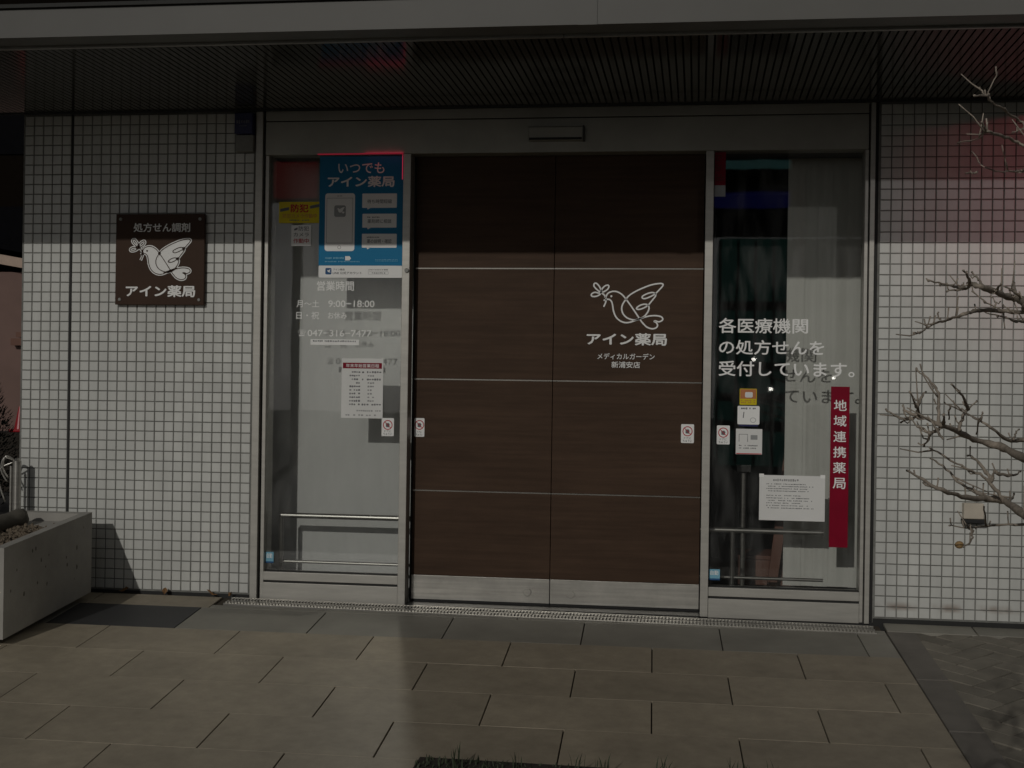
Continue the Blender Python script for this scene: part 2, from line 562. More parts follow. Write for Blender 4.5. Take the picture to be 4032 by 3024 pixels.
# short course between the tiled wall and the grey band, left of the drain
x = -1.40
while x > -4.1:
    paver(max(x-PX, -4.1), x, -0.215, -0.012, 'paver')
    x -= PX
# landing strip in front of the drain
paver(-1.40, 0.1, -0.215, -0.165, 'paver_grey')
paver(0.1, XR, -0.215, -0.165, 'paver_grey')

# kerb strip and herringbone brick path on the right
V = [gv(x, y, -0.010) for (x, y) in ((1.80, -6.2), (5.2, -6.2), (5.2, -0.0), (1.80, -0.0))]
V += [(v[0], v[1], v[2]-0.03) for v in V]
path = tag(mesh('brick_path', V, [(0, 1, 2, 3), (7, 6, 5, 4), (0, 4, 5, 1), (1, 5, 6, 2), (2, 6, 7, 3), (3, 7, 4, 0)], 'bed'), 'dark herringbone brick path right of the entrance', kind='structure')
def kx(y): return 1.755-0.031*y
ky = [-0.153, -0.86, -1.46, -2.06, -2.66, -3.26, -3.86, -4.46, -5.06]
for a, b in zip(ky[:-1], ky[1:]):
    q = [(kx(b), b+0.003), (kx(b)+0.125, b+0.003), (kx(a)+0.125, a-0.003), (kx(a), a-0.003)]
    slab('kerb_stone', q, 0.004, 0.014, 'kerb', path, 0.003)
for a, b in ((1.765, 2.16), (2.166, 2.56), (2.566, 2.96)):
    slab('edging_stone', [(a, -0.150), (b, -0.150), (b, -0.008), (a, -0.008)], 0.003, 0.013, 'paver_grey', path, 0.002)
pt = 0.1
nb = 0
ca, sa = math.cos(math.radians(47)), math.sin(math.radians(47))
for cyi in range(-30, 30):
    for cxi in range(-30, 30):
        dm = (cxi-cyi) % 4
        if dm == 0: bx, by, w, h = cxi*pt, cyi*pt, 2*pt, pt
        elif dm == 2: bx, by, w, h = cxi*pt, (cyi-1)*pt, pt, 2*pt
        else: continue
        cx, cy = bx+w/2, by+h/2
        X, Y = 2.35+cx*ca-cy*sa, -1.1+cx*sa+cy*ca
        if not (kx(Y)+0.075 < X < 3.05 and -2.5 < Y < -0.13): continue
        g = 0.0034
        q = [(2.35+ax*ca-ay*sa, -1.1+ax*sa+ay*ca) for (ax, ay) in ((bx+g, by+g), (bx+w-g, by+g), (bx+w-g, by+h-g), (bx+g, by+h-g))]
        slab('paving_brick', q, random.uniform(-0.0015, 0.0020), 0.009, 'brick', path, 0.0025)

# drain grate in front of the threshold
gx0, gx1, gy0, gy1 = -1.385, 1.712, -0.155, -0.045
dr = thing('drain_grate', (0.16, -0.1, gz(0.16, -0.1)), 'long narrow steel drain grate across the foot of the entrance', 'grate')
gbot = -0.012
V = [gv(gx0, gy0, gbot), gv(gx1, gy0-0.03, gbot), gv(gx1, gy1-0.03, gbot), gv(gx0, gy1, gbot)]
mesh('channel', V, [(0, 1, 2, 3)], 'black', dr)
def gsk(x): return -0.03*(x-gx0)/(gx1-gx0)
for (a, b) in ((gy0-0.006, gy0+0.001), (gy1-0.001, gy1+0.006), (gy0+0.052, gy0+0.057)):
    V = []
    for z in (-0.010, 0.004):
        V += [gv(gx0, a, z), gv(gx1, a-0.03, z), gv(gx1, b-0.03, z), gv(gx0, b, z)]
    mesh('edge_rail', V, BF, 'steel', dr)
barme = None
nbar = 192
for i in range(nbar):
    x = gx0+0.012+(gx1-gx0-0.024)*i/(nbar-1)
    y = (gy0+gy1)/2+gsk(x)
    if barme is None:
        zb = gz(x, y)
        o = boxes('grate_bar', [(x-0.0022, x+0.0022, y-0.050, y+0.050, zb-0.010, zb-0.003), (x-0.0042, x+0.0042, y+0.026, y+0.050, zb-0.0029, zb+0.006), (x-0.0042, x+0.0042, y-0.016, y+0.004, zb-0.0029, zb+0.004), (x-0.0042, x+0.0042, y-0.050, y-0.034, zb-0.0029, zb+0.005)], 'steel', dr)
        barme = o.data
    else:
        place('grate_bar', barme, (x, y, gz(x, y)-0.010), dr)

# ------------------------------------------------------------------ tiled walls
TP, TZ, TS = 0.0505, 0.0500, 0.0456
TB = 0.047
def tile_mesh():
    w, t, b = TS/2, 0.004, 0.0022
    V = [(-w, 0, 0), (w, 0, 0), (w, 0, TS), (-w, 0, TS), (-w, -t+b, 0), (w, -t+b, 0), (w, -t+b, TS), (-w, -t+b, TS), (-w+b, -t, b), (w-b, -t, b), (w-b, -t, TS-b), (-w+b, -t, TS-b)]
    F = [(0, 1, 5, 4), (1, 2, 6, 5), (2, 3, 7, 6), (3, 0, 4, 7), (4, 5, 9, 8), (5, 6, 10, 9), (6, 7, 11, 10), (7, 4, 8, 11), (8, 9, 10, 11)]
    me = bpy.data.meshes.new('tile')
    me.from_pydata(V, [], F)
    me.materials.append(M['tile'])
    return me, V, F
TME, TV, TF = tile_mesh()
def tiled_wall(label, colsx, zmax, xa, xb, xcut):
    w = thing('tiled_wall', ((xa+xb)/2, 0.1, TB), label, 'wall')
    box('wall_body', xa, xb, 0.004, 0.26, -0.05, 2.50, 'grout', w)
    box('base_gap', xa+0.002, xb, -0.003, 0.006, -0.04, TB-0.008, 'sealant', w)
    spots = []
    for cx in colsx:
        k = 0
        while TB+TZ*k+TS < zmax:
            spots.append((cx, TB+TZ*k))
            k += 1
    cut = [s for s in spots if xcut(s)]
    spots = [s for s in spots if not xcut(s)]
    spots.sort(key=lambda s: (Vector((s[0], 0, s[1]))-CAM).length)
    for (cx, z) in spots[:300]:
        o = place('tile', TME, (cx, 0.003+random.uniform(-0.0004, 0.0004), z), w)
        o.rotation_euler = (random.uniform(-0.008, 0.008), 0, random.uniform(-0.008, 0.008))
    V, F = [], []
    for (cx, z) in spots[300:]:
        k = len(V)
        dy = random.uniform(-0.0004, 0.0004)
        V += [(cx+v[0], 0.003+v[1]+dy, z+v[2]) for v in TV]
        F += [tuple(i+k for i in f) for f in TF]
    tag(mesh('tile_field', V, F, 'tile', w), kind='stuff')
    return w
lc = [-2.2795-0.030-TP*(i) for i in range(5)]+[-2.2795+0.031+TP*i for i in range(19)]
LW = tiled_wall('white square tiled wall left of the entrance with the brown sign', lc, 2.452, -2.545, -1.309, lambda s: False)
box('movement_joint', -2.2855, -2.2745, 0.0, 0.006, TB-0.006, 2.45, 'sealant', LW)
rc = [1.722+TS/2+0.004+TP*i for i in range(26)]
RW = tiled_wall('white square tiled wall right of the entrance behind the bare branches', rc, 2.452, 1.716, 3.05, lambda s: False)

# ------------------------------------------------------------------ building mass, rooms behind the glass
BD = thing('building', (0, 2, 0), 'pharmacy building behind the entrance with dark upper storey and dim rooms', 'building')
box('upper_wall', -2.545, 3.05, -0.95, 4.3, 2.70, 6.0, 'nightwall', BD)
box('side_wall', -2.54, -2.40, 0.262, 4.3, -0.05, 2.69, 'nightwall', BD)
box('side_wall', 2.92, 3.04, 0.262, 4.3, -0.05, 2.69, 'nightwall', BD)
box('back_wall', -2.39, 2.91, 4.05, 4.3, 0.0, 2.69, 'room', BD)
box('room_floor', -2.39, 2.91, 0.0, 4.04, -0.04, 0.018, 'roomfloor', BD)
box('room_ceiling', -2.39, 2.91, 0.10, 4.04, 2.60, 2.68, 'room', BD)
box('inner_wall', 0.99, 1.04, 2.2, 4.04, 0.02, 2.59, 'room', BD)

# ------------------------------------------------------------------ canopy with slatted soffit
SZ = 2.455
CN = thing('canopy', (0.2, -0.7, SZ), 'projecting entrance canopy with dark slatted soffit and pale fascia', 'canopy')
CX0, CX1 = -3.25, 3.05  # left end lengthened past the wall to shade its upper corner
box('soffit_backing', CX0, CX1, -1.27, -0.002, SZ+0.028, SZ+0.05, 'soffit_back', CN)
sm = None
x = CX0+0.02
while x < CX1-0.01:
    if sm is None:
        o = box('slat', x-0.0118, x+0.0118, -1.268, -0.012, SZ+0.002, SZ+0.024, 'slat', CN)
        sm = o.data
    else:
        place('slat', sm, (x, -0.64, SZ+0.002), CN)
    x += 0.031
box('wall_trim', CX0, CX1, -0.0105, -0.0045, SZ-0.004, SZ+0.028, 'darkmetal', CN)
box('edge_trim', CX0, 0.36, -1.290, -1.270, SZ-0.006, SZ+0.03, 'trim', CN)
box('edge_trim', 0.364, CX1, -1.290, -1.270, SZ-0.006, SZ+0.03, 'trim', CN)
box('fascia_underside', CX0, CX1, -1.423, -1.292, SZ+0.004, SZ+0.02, 'fascia_dark', CN)
box('fascia_board', CX0, 0.4655, -1.436, -1.425, SZ, SZ+0.112, 'fascia', CN)
box('fascia_board', 0.4675, CX1, -1.436, -1.425, SZ, SZ+0.112, 'fascia', CN)
box('fascia_joint_cover', 0.432, 0.502, -1.440, -1.4362, SZ-0.002, SZ+0.112, 'fascia', CN)
box('cap_flashing', CX0, CX1, -1.450, -0.96, SZ+0.115, SZ+0.130, 'soffit_back', CN)
box('cap_upstand', CX0, CX1, -1.30, -0.96, SZ+0.131, SZ+0.24, 'nightwall', CN)
box('end_panel', CX0-0.012, CX0-0.001, -1.43, 0.0, SZ+0.002, SZ+0.112, 'darkmetal', CN)

# ------------------------------------------------------------------ storefront frame
FR = thing('entrance_frame', (0.2, 0, 0.02), 'pale aluminium frame around the doors and side windows', 'frame')
box('header', -1.255, 1.668, -0.010, 0.085, 2.232, 2.396, 'alu_h', FR, 0.002)
box('header_cover', -1.255, 1.668, -0.012, 0.085, 2.401, 2.449, 'alu_h', FR, 0.002)
box('header_back', -1.255, 1.668, 0.087, 0.26, 2.236, 2.62, 'darkmetal', FR)
box('header_gap', -1.254, 1.667, -0.004, 0.08, 2.3955, 2.4015, 'sealant', FR)
for (a, b, y0, m) in ((-1.3085, -1.3045, 0.002, 'sealant'), (-1.304, -1.268, -0.014, 'alu'), (-1.2675, -1.2565, 0.020, 'sealant'), (-1.256, -1.238, 0.000, 'alu')):
    box('post' if m == 'alu' else 'seal', a, b, y0, 0.12, 0.015, 2.449 if b < -1.257 else 2.231, m, FR, 0.0015 if m == 'alu' else 0)
for (a, b, y0, m) in ((1.655, 1.671, 0.000, 'alu'), (1.6715, 1.6765, 0.02, 'sealant'), (1.677, 1.699, -0.014, 'alu'), (1.6995, 1.7155, 0.012, 'sealant')):
    box('post' if m == 'alu' else 'seal', a, b, y0, 0.12, 0.015, 2.231 if b < 1.672 else 2.449, m, FR, 0.0015 if m == 'alu' else 0)
box('jamb', -0.552, -0.514, -0.012, 0.075, 0.018, 2.231, 'alu', FR, 0.002)
box('jamb', 0.917, 0.955, -0.012, 0.075, 0.018, 2.231, 'alu', FR, 0.002)
cyl('jamb_cap', (-0.527, -0.012, 1.659), 0.011, 0.008, 'y', 'grey', FR, 16, bev=0.002)
box('threshold', -0.513, 0.916, -0.03, 0.16, 0.004, 0.024, 'darkmetal', FR)

def side_window(name, x0, x1, label):
    w = thing(name, ((x0+x1)/2, 0.03, 0.02), label, 'window')
    box('pane', x0+0.002, x1-0.002, 0.026, 0.034, 0.160, 2.230, 'glass', w)
    box('sill', x0, x1, -0.004, 0.09, 0.116, 0.158, 'alu', w, 0.002)
    box('sill_groove', x0, x1, 0.004, 0.08, 0.106, 0.115, 'sealant', w)
    box('base_panel', x0, x1, -0.006, 0.09, 0.014, 0.105, 'alu', w, 0.002)
    box('gasket', x0, x1, 0.018, 0.042, 0.1585, 0.1625, 'black', w)
    return w
side_window('side_window', -1.2375, -0.5525, 'tall side window left of the doors, with opening hours lettered on it')
side_window('side_window', 0.9555, 1.6545, 'tall side window right of the doors, with three lines of large white lettering')

# ------------------------------------------------------------------ sliding doors
DY = 0.090
def door(x0, x1, label, lx, lz):
    d = thing('sliding_door', ((x0+x1)/2, DY+0.02, 0.03), label, 'door')
    zc = [0.152, 0.5755, 1.1285, 1.6785, 2.300]
    for a, b in zip(zc[:-1], zc[1:]):
        box('wood_panel', x0, x1, DY, DY+0.035, a+0.0035, b-0.0035, 'wood', d, 0.0012)
    for z in zc[1:-1]:
        box('metal_inlay', x0, x1, DY-0.0015, DY+0.02, z-0.0030, z+0.0030, 'inlay', d)
    kp = box('kick_plate', x0, x1, DY-0.002, DY+0.034, 0.036, 0.1545, 'steel', d, 0.001)
    cyl('lock', (lx, DY-0.002, lz), 0.019, 0.004, 'y', 'steel', kp, 20, bev=0.001)
    box('bottom_seal', x0, x1, DY+0.004, DY+0.03, 0.0245, 0.0355, 'black', d)
    return d
DL = door(-0.505, 0.1865, 'plain dark brown wood grain sliding door, left leaf', 0.078, 0.088)
DR = door(0.1895, 0.912, 'dark brown wood grain sliding door with the white dove emblem', 0.292, 0.085)
box('edge_seal', -0.5125, -0.5055, DY-0.012, DY+0.03, 0.026, 2.23, 'black', DL)

# door sensor
t = thing('door_sensor', (0.2, -0.03, 2.28), 'slim grey motion sensor on the header above the doors', 'sensor')
hs = box('housing', 0.066, 0.333, -0.042, -0.0105, 2.283, 2.352, 'alu_h', t, 0.006)
box('lens', 0.072, 0.326, -0.046, -0.0425, 2.286, 2.297, 'black', hs)
box('rim', 0.330, 0.336, -0.044, -0.0105, 2.281, 2.354, 'darkmetal', t)

# security box at the top of the tiled wall
t = thing('alarm_box', (-1.357, -0.03, 2.25), 'navy security company box above a grey box, top of the tiled wall', 'alarm box')
nc = box('navy_cover', -1.404, -1.310, -0.050, -0.004, 2.332, 2.438, 'navy', t, 0.004)
box('grey_housing', -1.404, -1.310, -0.036, -0.004, 2.246, 2.330, 'grey', t, 0.004)
cyl('lamp_stub', (-1.334, -0.022, 2.318), 0.006, 0.02, 'z', 'black', t, 10)
marks('lettering', (-1.394, -1.322, 2.380, 2.404), 1, -0.0512, 'dimprint', nc, 6, 1.0, 0.8, 3)
marks('small_lettering', (-1.378, -1.338, 2.367, 2.375), 1, -0.0512, 'dimprint', nc, 7, 1.0, 0.8, 4)

# ------------------------------------------------------------------ dove emblem
DOVE = {
 'leaf1': [(430, 375), (400, 383), (340, 372), (292, 398), (300, 430), (360, 430), (410, 405), (430, 375)],
 'leaf2': [(430, 375), (380, 340), (328, 285), (330, 247), (360, 240), (400, 280), (428, 335), (430, 375)],
 'leaf3': [(430, 375), (440, 330), (480, 282), (525, 266), (541, 290), (520, 330), (470, 362), (430, 375)],
 'stem': [(497, 455), (480, 415), (455, 392), (430, 375)],
 'beak': [(470, 582), (490, 540), (502, 495), (502, 445), (520, 395), (560, 367), (620, 356), (680, 370), (740, 410), (790, 470), (850, 550), (920, 650), (985, 748), (1030, 810), (1090, 870), (1160, 896), (1220, 886), (1246, 850), (1228, 808), (1196, 790), (1215, 782), (1262, 795), (1310, 775), (1316, 742), (1280, 716), (1200, 706), (1110, 716), (1030, 740), (985, 757), (920, 780), (850, 805), (780, 810), (710, 785), (650, 730), (615, 650), (600, 570), (585, 510), (550, 475), (505, 476), (468, 492)],
 'wing': [(790, 470), (745, 540), (730, 610), (750, 680), (800, 735), (870, 765), (930, 770), (985, 752), (1050, 720), (1100, 660), (1121, 600), (1105, 555), (1060, 541), (1000, 555), (946, 592), (952, 615), (1000, 614), (1060, 588), (1112, 550), (1160, 490), (1206, 430), (1212, 393), (1170, 371), (1100, 385), (1030, 422), (1022, 450), (1060, 460), (1130, 435), (1200, 395), (1260, 335), (1311, 275), (1310, 246), (1260, 240), (1150, 260), (1020, 310), (910, 365), (830, 420), (790, 470)],
}
FILL = {
 'wing_fill': [(790, 470), (850, 550), (920, 650), (985, 748), (1050, 720), (1100, 660), (1121, 600), (1112, 550), (1160, 490), (1210, 425), (1212, 393), (1260, 335), (1311, 275), (1310, 246), (1260, 240), (1150, 260), (1020, 310), (910, 365), (830, 420)],
 'body_fill': [(502, 445), (520, 395), (560, 367), (620, 356), (680, 370), (740, 410), (790, 470), (850, 550), (920, 650), (985, 750), (920, 780), (850, 805), (780, 810), (710, 785), (650, 730), (615, 650), (600, 570), (585, 510), (550, 475), (505, 470)],
 'tail_fill': [(985, 752), (1030, 810), (1090, 870), (1160, 896), (1220, 886), (1246, 850), (1228, 808), (1200, 786), (1262, 795), (1310, 775), (1316, 742), (1280, 716), (1200, 706), (1110, 716), (1030, 740)],
}
DB = (278, 1330, 232, 905)
def dmap(r):
    def f(p):
        return (r[0]+(p[0]-DB[0])/(DB[1]-DB[0])*(r[1]-r[0]), r[3]-(p[1]-DB[2])/(DB[3]-DB[2])*(r[3]-r[2]))
    return f
def dove(r, y, w, m, parent):
    f = dmap(r)
    k = (r[1]-r[0])/(DB[1]-DB[0])
    L = [[f(p) for p in catmull([(a, b, 0) for a, b in pts], 5)] for pts in DOVE.values()]
    ribbon('dove_outline', L, w, y, m, parent)
    flat('dove_eye', disc(*f((578, 428)), 15*k), y-0.0004, m, parent)

# lettering and emblem on the right door leaf
t = thing('door_emblem', (0.545, DY-0.003, 1.19), 'white line drawn dove and shop name on the right door leaf', 'emblem')
yv = DY-0.0022
dove((0.368, 0.724, 1.385, 1.610), yv, 0.0072, 'white', t)
text('name_lettering', 'アイン薬局', (0.352, 0.742, 1.306, 1.366), yv, 'white', t, 0.030)
text('branch_lettering', 'メディカルガーデン', (0.406, 0.684, 1.237, 1.267), yv, 'white', t, 0.012)
text('branch_lettering', '新浦安店', (0.475, 0.614, 1.196, 1.227), yv, 'white', t, 0.012)

# wall sign
t = thing('wall_sign', (-1.79, -0.02, 1.482), 'square brown pharmacy sign with white dove on the tiled wall', 'sign')
bd = box('board', -2.025, -1.558, -0.030, -0.012, 1.482, 1.938, 'signbrown', t, 0.002)
for sx in (-2.000, -1.582):
    for sz in (1.508, 1.912):
        cyl('screw_cap', (sx, -0.030, sz), 0.008, 0.005, 'y', 'grey', bd, 14, bev=0.0015)
        cyl('spacer', (sx, -0.003, sz), 0.006, 0.009, 'y', 'grey', bd, 10)
ys_ = -0.0318
text('top_lettering', '処方せん調剤', (-1.931, -1.633, 1.847, 1.893), ys_, 'letter', t, 0.022)
text('name_lettering', 'アイン薬局', (-1.968, -1.602, 1.521, 1.580), ys_, 'white', t, 0.032)
rr = (-1.950, -1.626, 1.606, 1.813)
f = dmap(rr)
for k, pts in FILL.items():
    flat('dove_fill', [tuple(f(p)) for p in reversed(pts)], ys_, 'white', t)
L = [[f(p) for p in catmull([(a, b, 0) for a, b in pts], 5)] for pts in DOVE.values()]
ribbon('dove_edge', L, 0.0135, ys_-0.0003, 'white', t)
ribbon('dove_line', L, 0.0040, ys_-0.0012, 'signbrown', t)
flat('dove_eye', disc(*f((578, 428)), 0.0045), ys_-0.0014, 'signbrown', t)

# ------------------------------------------------------------------ prints and stickers on the left window
GY = 0.0245
PS = thing('poster', (-0.767, 0.02, 1.626), 'blue poster with a white phone drawing, top of the left window', 'poster')
box('sheet', -0.984, -0.553, 0.0215, 0.0245, 1.6855, 2.229, 'blue', PS)
bn = flat('banner', list(reversed(roundrect((-0.983, -0.558, 1.625, 1.685), 0.006))), 0.0205, 'white', PS, 0.004)
py = 0.0208
text('title_lettering', 'いつでも', (-0.890, -0.655, 2.142, 2.196), py, 'white', PS, 0.012)
text('title_lettering', 'アイン薬局', (-0.943, -0.603, 2.074, 2.129), py, 'white', PS, 0.032)
ph = flat('phone_drawing', list(reversed(roundrect((-0.954, -0.802, 1.757, 2.044), 0.014))), py, 'white', PS, 0.0006)
ribbon('screen_outline', [[(-0.945, 2.020), (-0.813, 2.020)], [(-0.945, 1.797), (-0.813, 1.797)], [(-0.945, 2.020), (-0.945, 1.797)], [(-0.813, 2.020), (-0.813, 1.797)]], 0.0018, py-0.0003, 'inkl', ph)
flat('app_icon', list(reversed(roundrect((-0.907, -0.848, 1.927, 1.984), 0.010))), py-0.0004, 'palegrey', ph, 0.0003)
f = dmap((-0.902, -0.853, 1.943, 1.976))
for k, pts in FILL.items():
    flat('icon_dove', [tuple(f(p)) for p in reversed(pts)], py-0.0007, 'white', ph, 0.0002)
ribbon('home_button', [[(-0.879+0.008*math.cos(a*math.pi/8), 1.776+0.008*math.sin(a*math.pi/8)) for a in range(17)]], 0.002, py-0.0003, 'inkl', ph)
marks('speaker_slot', (-0.894, -0.864, 2.027, 2.034), 1, py-0.0003, 'inkl', PS, 2, 1, 0.5)
for (r, a, s) in (((-0.765, -0.590, 1.971, 2.042), '待ち時間短縮', None), ((-0.763, -0.590, 1.873, 1.942), '薬剤師に相談', 5), ((-0.764, -0.588, 1.774, 1.843), '薬の説明・確認', 6)):
    bub = roundrect(r, 0.004, 3)
    sb = flat('speech_bubble', list(reversed(bub)), py, 'white', PS, 0.0006)
    flat('bubble_tail', [(r[0]+0.045, r[2]+0.001), (r[0]+0.028, r[2]-0.008), (r[0]+0.024, r[2]+0.001)], py, 'white', sb, 0.0006)
    text('bubble_lettering', a, (r[0]+0.026, r[1]-0.026, r[2]+0.022, r[2]+0.042), py-0.0004, 'ink', sb, 0.006)
    if s: marks('small_print', (r[0]+0.024, r[0]+0.090, r[3]-0.022, r[3]-0.013), 1, py-0.0004, 'inkl', PS, 8, 0.9, 0.8, s)
flat('arrow_tag', [(-0.848, 1.711), (-0.826, 1.711), (-0.818, 1.7215), (-0.826, 1.732), (-0.848, 1.732)], py, 'white', PS, 0.0006)
marks('small_print', (-0.951, -0.855, 1.716, 1.730), 1, py, 'ltblue', PS, 14, 0.9, 0.7, 7)
marks('small_print', (-0.951, -0.772, 1.701, 1.709), 1, py, 'ltblue', PS, 24, 0.9, 0.7, 8)
marks('small_print', (-0.695, -0.580, 1.705, 1.718), 2, py, 'ltblue', PS, 14, 0.9, 0.5, 9)
flat('banner_icon', list(reversed(roundrect((-0.948, -0.917, 1.641, 1.673), 0.006))), 0.0202, 'midblue', bn, 0.0003)
f = dmap((-0.943, -0.921, 1.650, 1.666))
for k, pts in FILL.items():
    flat('icon_dove', [tuple(f(p)) for p in reversed(pts)], 0.0199, 'white', bn, 0.0002)
text('banner_lettering', 'アイン薬局', (-0.908, -0.850, 1.6605, 1.6705), 0.0202, 'ink', bn, 0.012)
text('banner_lettering', 'LINE 公式アカウント', (-0.910, -0.762, 1.642, 1.655), 0.0202, 'ink', bn, 0.018)
text('banner_lettering', 'LINEでお友だち登録', (-0.729, -0.629, 1.661, 1.669), 0.0202, 'ink', bn, 0.006)
ribbon('search_box', [[(-0.729, 1.655), (-0.628, 1.655)], [(-0.729, 1.643), (-0.628, 1.643)], [(-0.729, 1.655), (-0.729, 1.643)], [(-0.628, 1.655), (-0.628, 1.643)]], 0.0012, 0.0202, 'inkl', bn)
marks('small_print', (-0.712, -0.640, 1.645, 1.653), 1, 0.0202, 'inkl', bn, 7, 1, 0.8, 11)

# red light strip along the top and right edge of the poster
t = thing('light_strip', (-0.77, 0.01, 1.90), 'thin red glowing strip along the top edge of the blue poster', 'light strip')
box('tube', -0.985, -0.5535, -0.0172, -0.0162, 2.2285, 2.2353, 'ledred', t)
box('bright_edge', -0.745, -0.5560, -0.0160, -0.0127, 2.2330, 2.2344, 'ledbright', t)
box('tube', -0.5570, -0.5545, -0.0165, -0.0127, 2.105, 2.2280, 'ledside', t)

t = thing('sticker', (-1.085, GY, 1.897), 'yellow anti crime sticker with red characters on the left window', 'sticker')
flat('sheet', list(reversed(roundrect((-1.192, -0.979, 1.897, 2.003), 0.004))), GY-0.0008, 'yellow', t)
text('lettering', '防犯', (-1.132, -1.040, 1.950, 1.992), GY-0.0014, 'red', t, 0.03)
flat('slanted_tape', [(-1.186, 1.953), (-1.140, 1.962), (-1.140, 1.977), (-1.186, 1.968)], GY-0.0014, 'ink', t, 0.0004)
flat('slanted_tape', [(-1.032, 1.968), (-0.985, 1.977), (-0.985, 1.992), (-1.032, 1.983)], GY-0.0014, 'ink', t, 0.0004)
text('lettering', '防犯カメラ作動中', (-1.172, -0.996, 1.922, 1.944), GY-0.0014, 'orange', t, 0.004)
marks('small_print', (-1.138, -1.036, 1.907, 1.916), 1, GY-0.0014, 'ink', t, 14, 0.85, 0.7, 12)
t = thing('sticker', (-1.076, GY, 1.784), 'square white security camera sticker below the yellow sticker', 'sticker')
frect('sheet', (-1.127, -1.025, 1.784, 1.887), GY-0.0008, 'white', t)
flat('camera_symbol', [(-1.113, 1.867), (-1.096, 1.875), (-1.094, 1.866), (-1.106, 1.861), (-1.113, 1.861)], GY-0.0013, 'ink', t, 0.0004)
text('lettering', '防犯', (-1.089, -1.036, 1.858, 1.881), GY-0.0013, 'ink', t, 0.006)
text('lettering', 'カメラ', (-1.115, -1.036, 1.830, 1.849), GY-0.0013, 'ink', t, 0.006)
text('lettering', '作動中', (-1.116, -1.036, 1.797, 1.820), GY-0.0013, 'red', t, 0.01)

HL = thing('hours_lettering', (-0.9, GY, 1.33), 'white opening hours and phone number lettered on the left window', 'lettering')
hy = GY-0.0004
text('title_line', '営業時間', (-0.991, -0.802, 1.560, 1.609), hy, 'letter', HL, 0.016)
text('weekday_line', '月〜土', (-1.095, -0.978, 1.477, 1.514), hy, 'letter', HL, 0.010)
text('weekday_line', '9:00−18:00', (-0.932, -0.696, 1.479, 1.513), hy, 'letter', HL, 0.016)
text('holiday_line', '日・祝', (-1.095, -0.978, 1.418, 1.456), hy, 'letter', HL, 0.010)
text('holiday_line', 'お休み', (-0.933, -0.836, 1.420, 1.455), hy, 'letter', HL, 0.010)
text('phone_line', '☎', (-1.086, -1.046, 1.333, 1.366), hy, 'letter', HL, 0.0)
text('phone_line', '047−316−7477', (-1.036, -0.709, 1.333, 1.366), hy, 'letter', HL, 0.012)
t = thing('label_strip', (-0.9, GY, 1.29), 'narrow translucent white label strip below the phone number', 'label')
frect('strip', (-1.020, -0.772, 1.291, 1.319), hy-0.0004, 'letter', t)
marks('small_print', (-1.008, -0.785, 1.304, 1.316), 1, hy-0.0009, 'ink', t, 26, 0.9, 0.8, 13)

t = thing('notice', (-0.752, GY, 0.93), 'white year end schedule notice with crimson heading on the left window', 'notice')
frect('sheet', (-0.858, -0.647, 0.930, 1.226), GY-0.0008, 'paper', t)
hb = frect('heading_bar', (-0.852, -0.654, 1.176, 1.204), GY-0.0012, 'crimson', t, 0.0003)
text('heading_lettering', '年末年始営業日程', (-0.836, -0.668, 1.181, 1.199), GY-0.0016, 'white', hb, 0.008)
z = 1.152
for i in range(10):
    marks('date_line', (-0.818, -0.762, z, z+0.012), 1, GY-0.0012, 'ink', t, 5, 0.85, 0.8, 20+i)
    if i in (0, 2, 9): marks('hours_line', (-0.755, -0.655, z, z+0.012), 1, GY-0.0012, 'ink', t, 8, 0.7, 0.8, 40+i)
    else: marks('closed_line', (-0.726, -0.690, z, z+0.012), 1, GY-0.0012, 'inkl', t, 3, 0.9, 0.8, 60+i)
    z -= 0.0178
marks('small_print', (-0.78, -0.655, 0.962, 0.972), 1, GY-0.0012, 'inkl', t, 12, 0.8, 0.8, 77)
marks('small_print', (-0.85, -0.665, 0.940, 0.950), 1, GY-0.0012, 'inkl', t, 14, 0.5, 0.8, 78)

def finger_sticker(x0, x1, z0, z1, y, label):
    t = thing('door_sticker', ((x0+x1)/2, y, z0), label, 'sticker')
    flat('sheet', list(reversed(roundrect((x0, x1, z0, z1), 0.005))), y-0.0008, 'white', t)
    cx, cz = (x0+x1)/2, z1-0.034
    ribbon('ring', [[(cx+0.022*math.cos(a*math.pi/12), cz+0.022*math.sin(a*math.pi/12)) for a in range(25)]], 0.004, y-0.0013, 'red', t)
    ribbon('slash', [[(cx-0.015, cz+0.015), (cx+0.015, cz-0.015)]], 0.003, y-0.0014, 'red', t)
    flat('hand_symbol', [(cx-0.009, cz-0.010), (cx+0.006, cz-0.012), (cx+0.010, cz+0.002), (cx+0.004, cz+0.010), (cx-0.004, cz+0.008), (cx-0.010, cz+0.012)], y-0.0012, 'ink', t, 0.0003)
    text('lettering', 'ドアに', (x0+0.014, x1-0.014, z0+0.019, z0+0.029), y-0.0013, 'ink', t, 0.004)
    text('lettering', 'ちゅうい', (x0+0.009, x1-0.009, z0+0.005, z0+0.016), y-0.0013, 'ink', t, 0.006)
finger_sticker(-0.651, -0.589, 0.844, 0.933, GY, 'white red circle sticker on the left window beside the frame')
finger_sticker(-0.500, -0.449, 0.841, 0.934, DY-0.0004, 'white red circle sticker on the left edge of the left door')
finger_sticker(0.816, 0.878, 0.837, 0.928, DY-0.0004, 'white red circle sticker on the right edge of the dove door')
finger_sticker(0.986, 1.047, 0.837, 0.927, GY, 'white red circle sticker on the right window beside the frame')

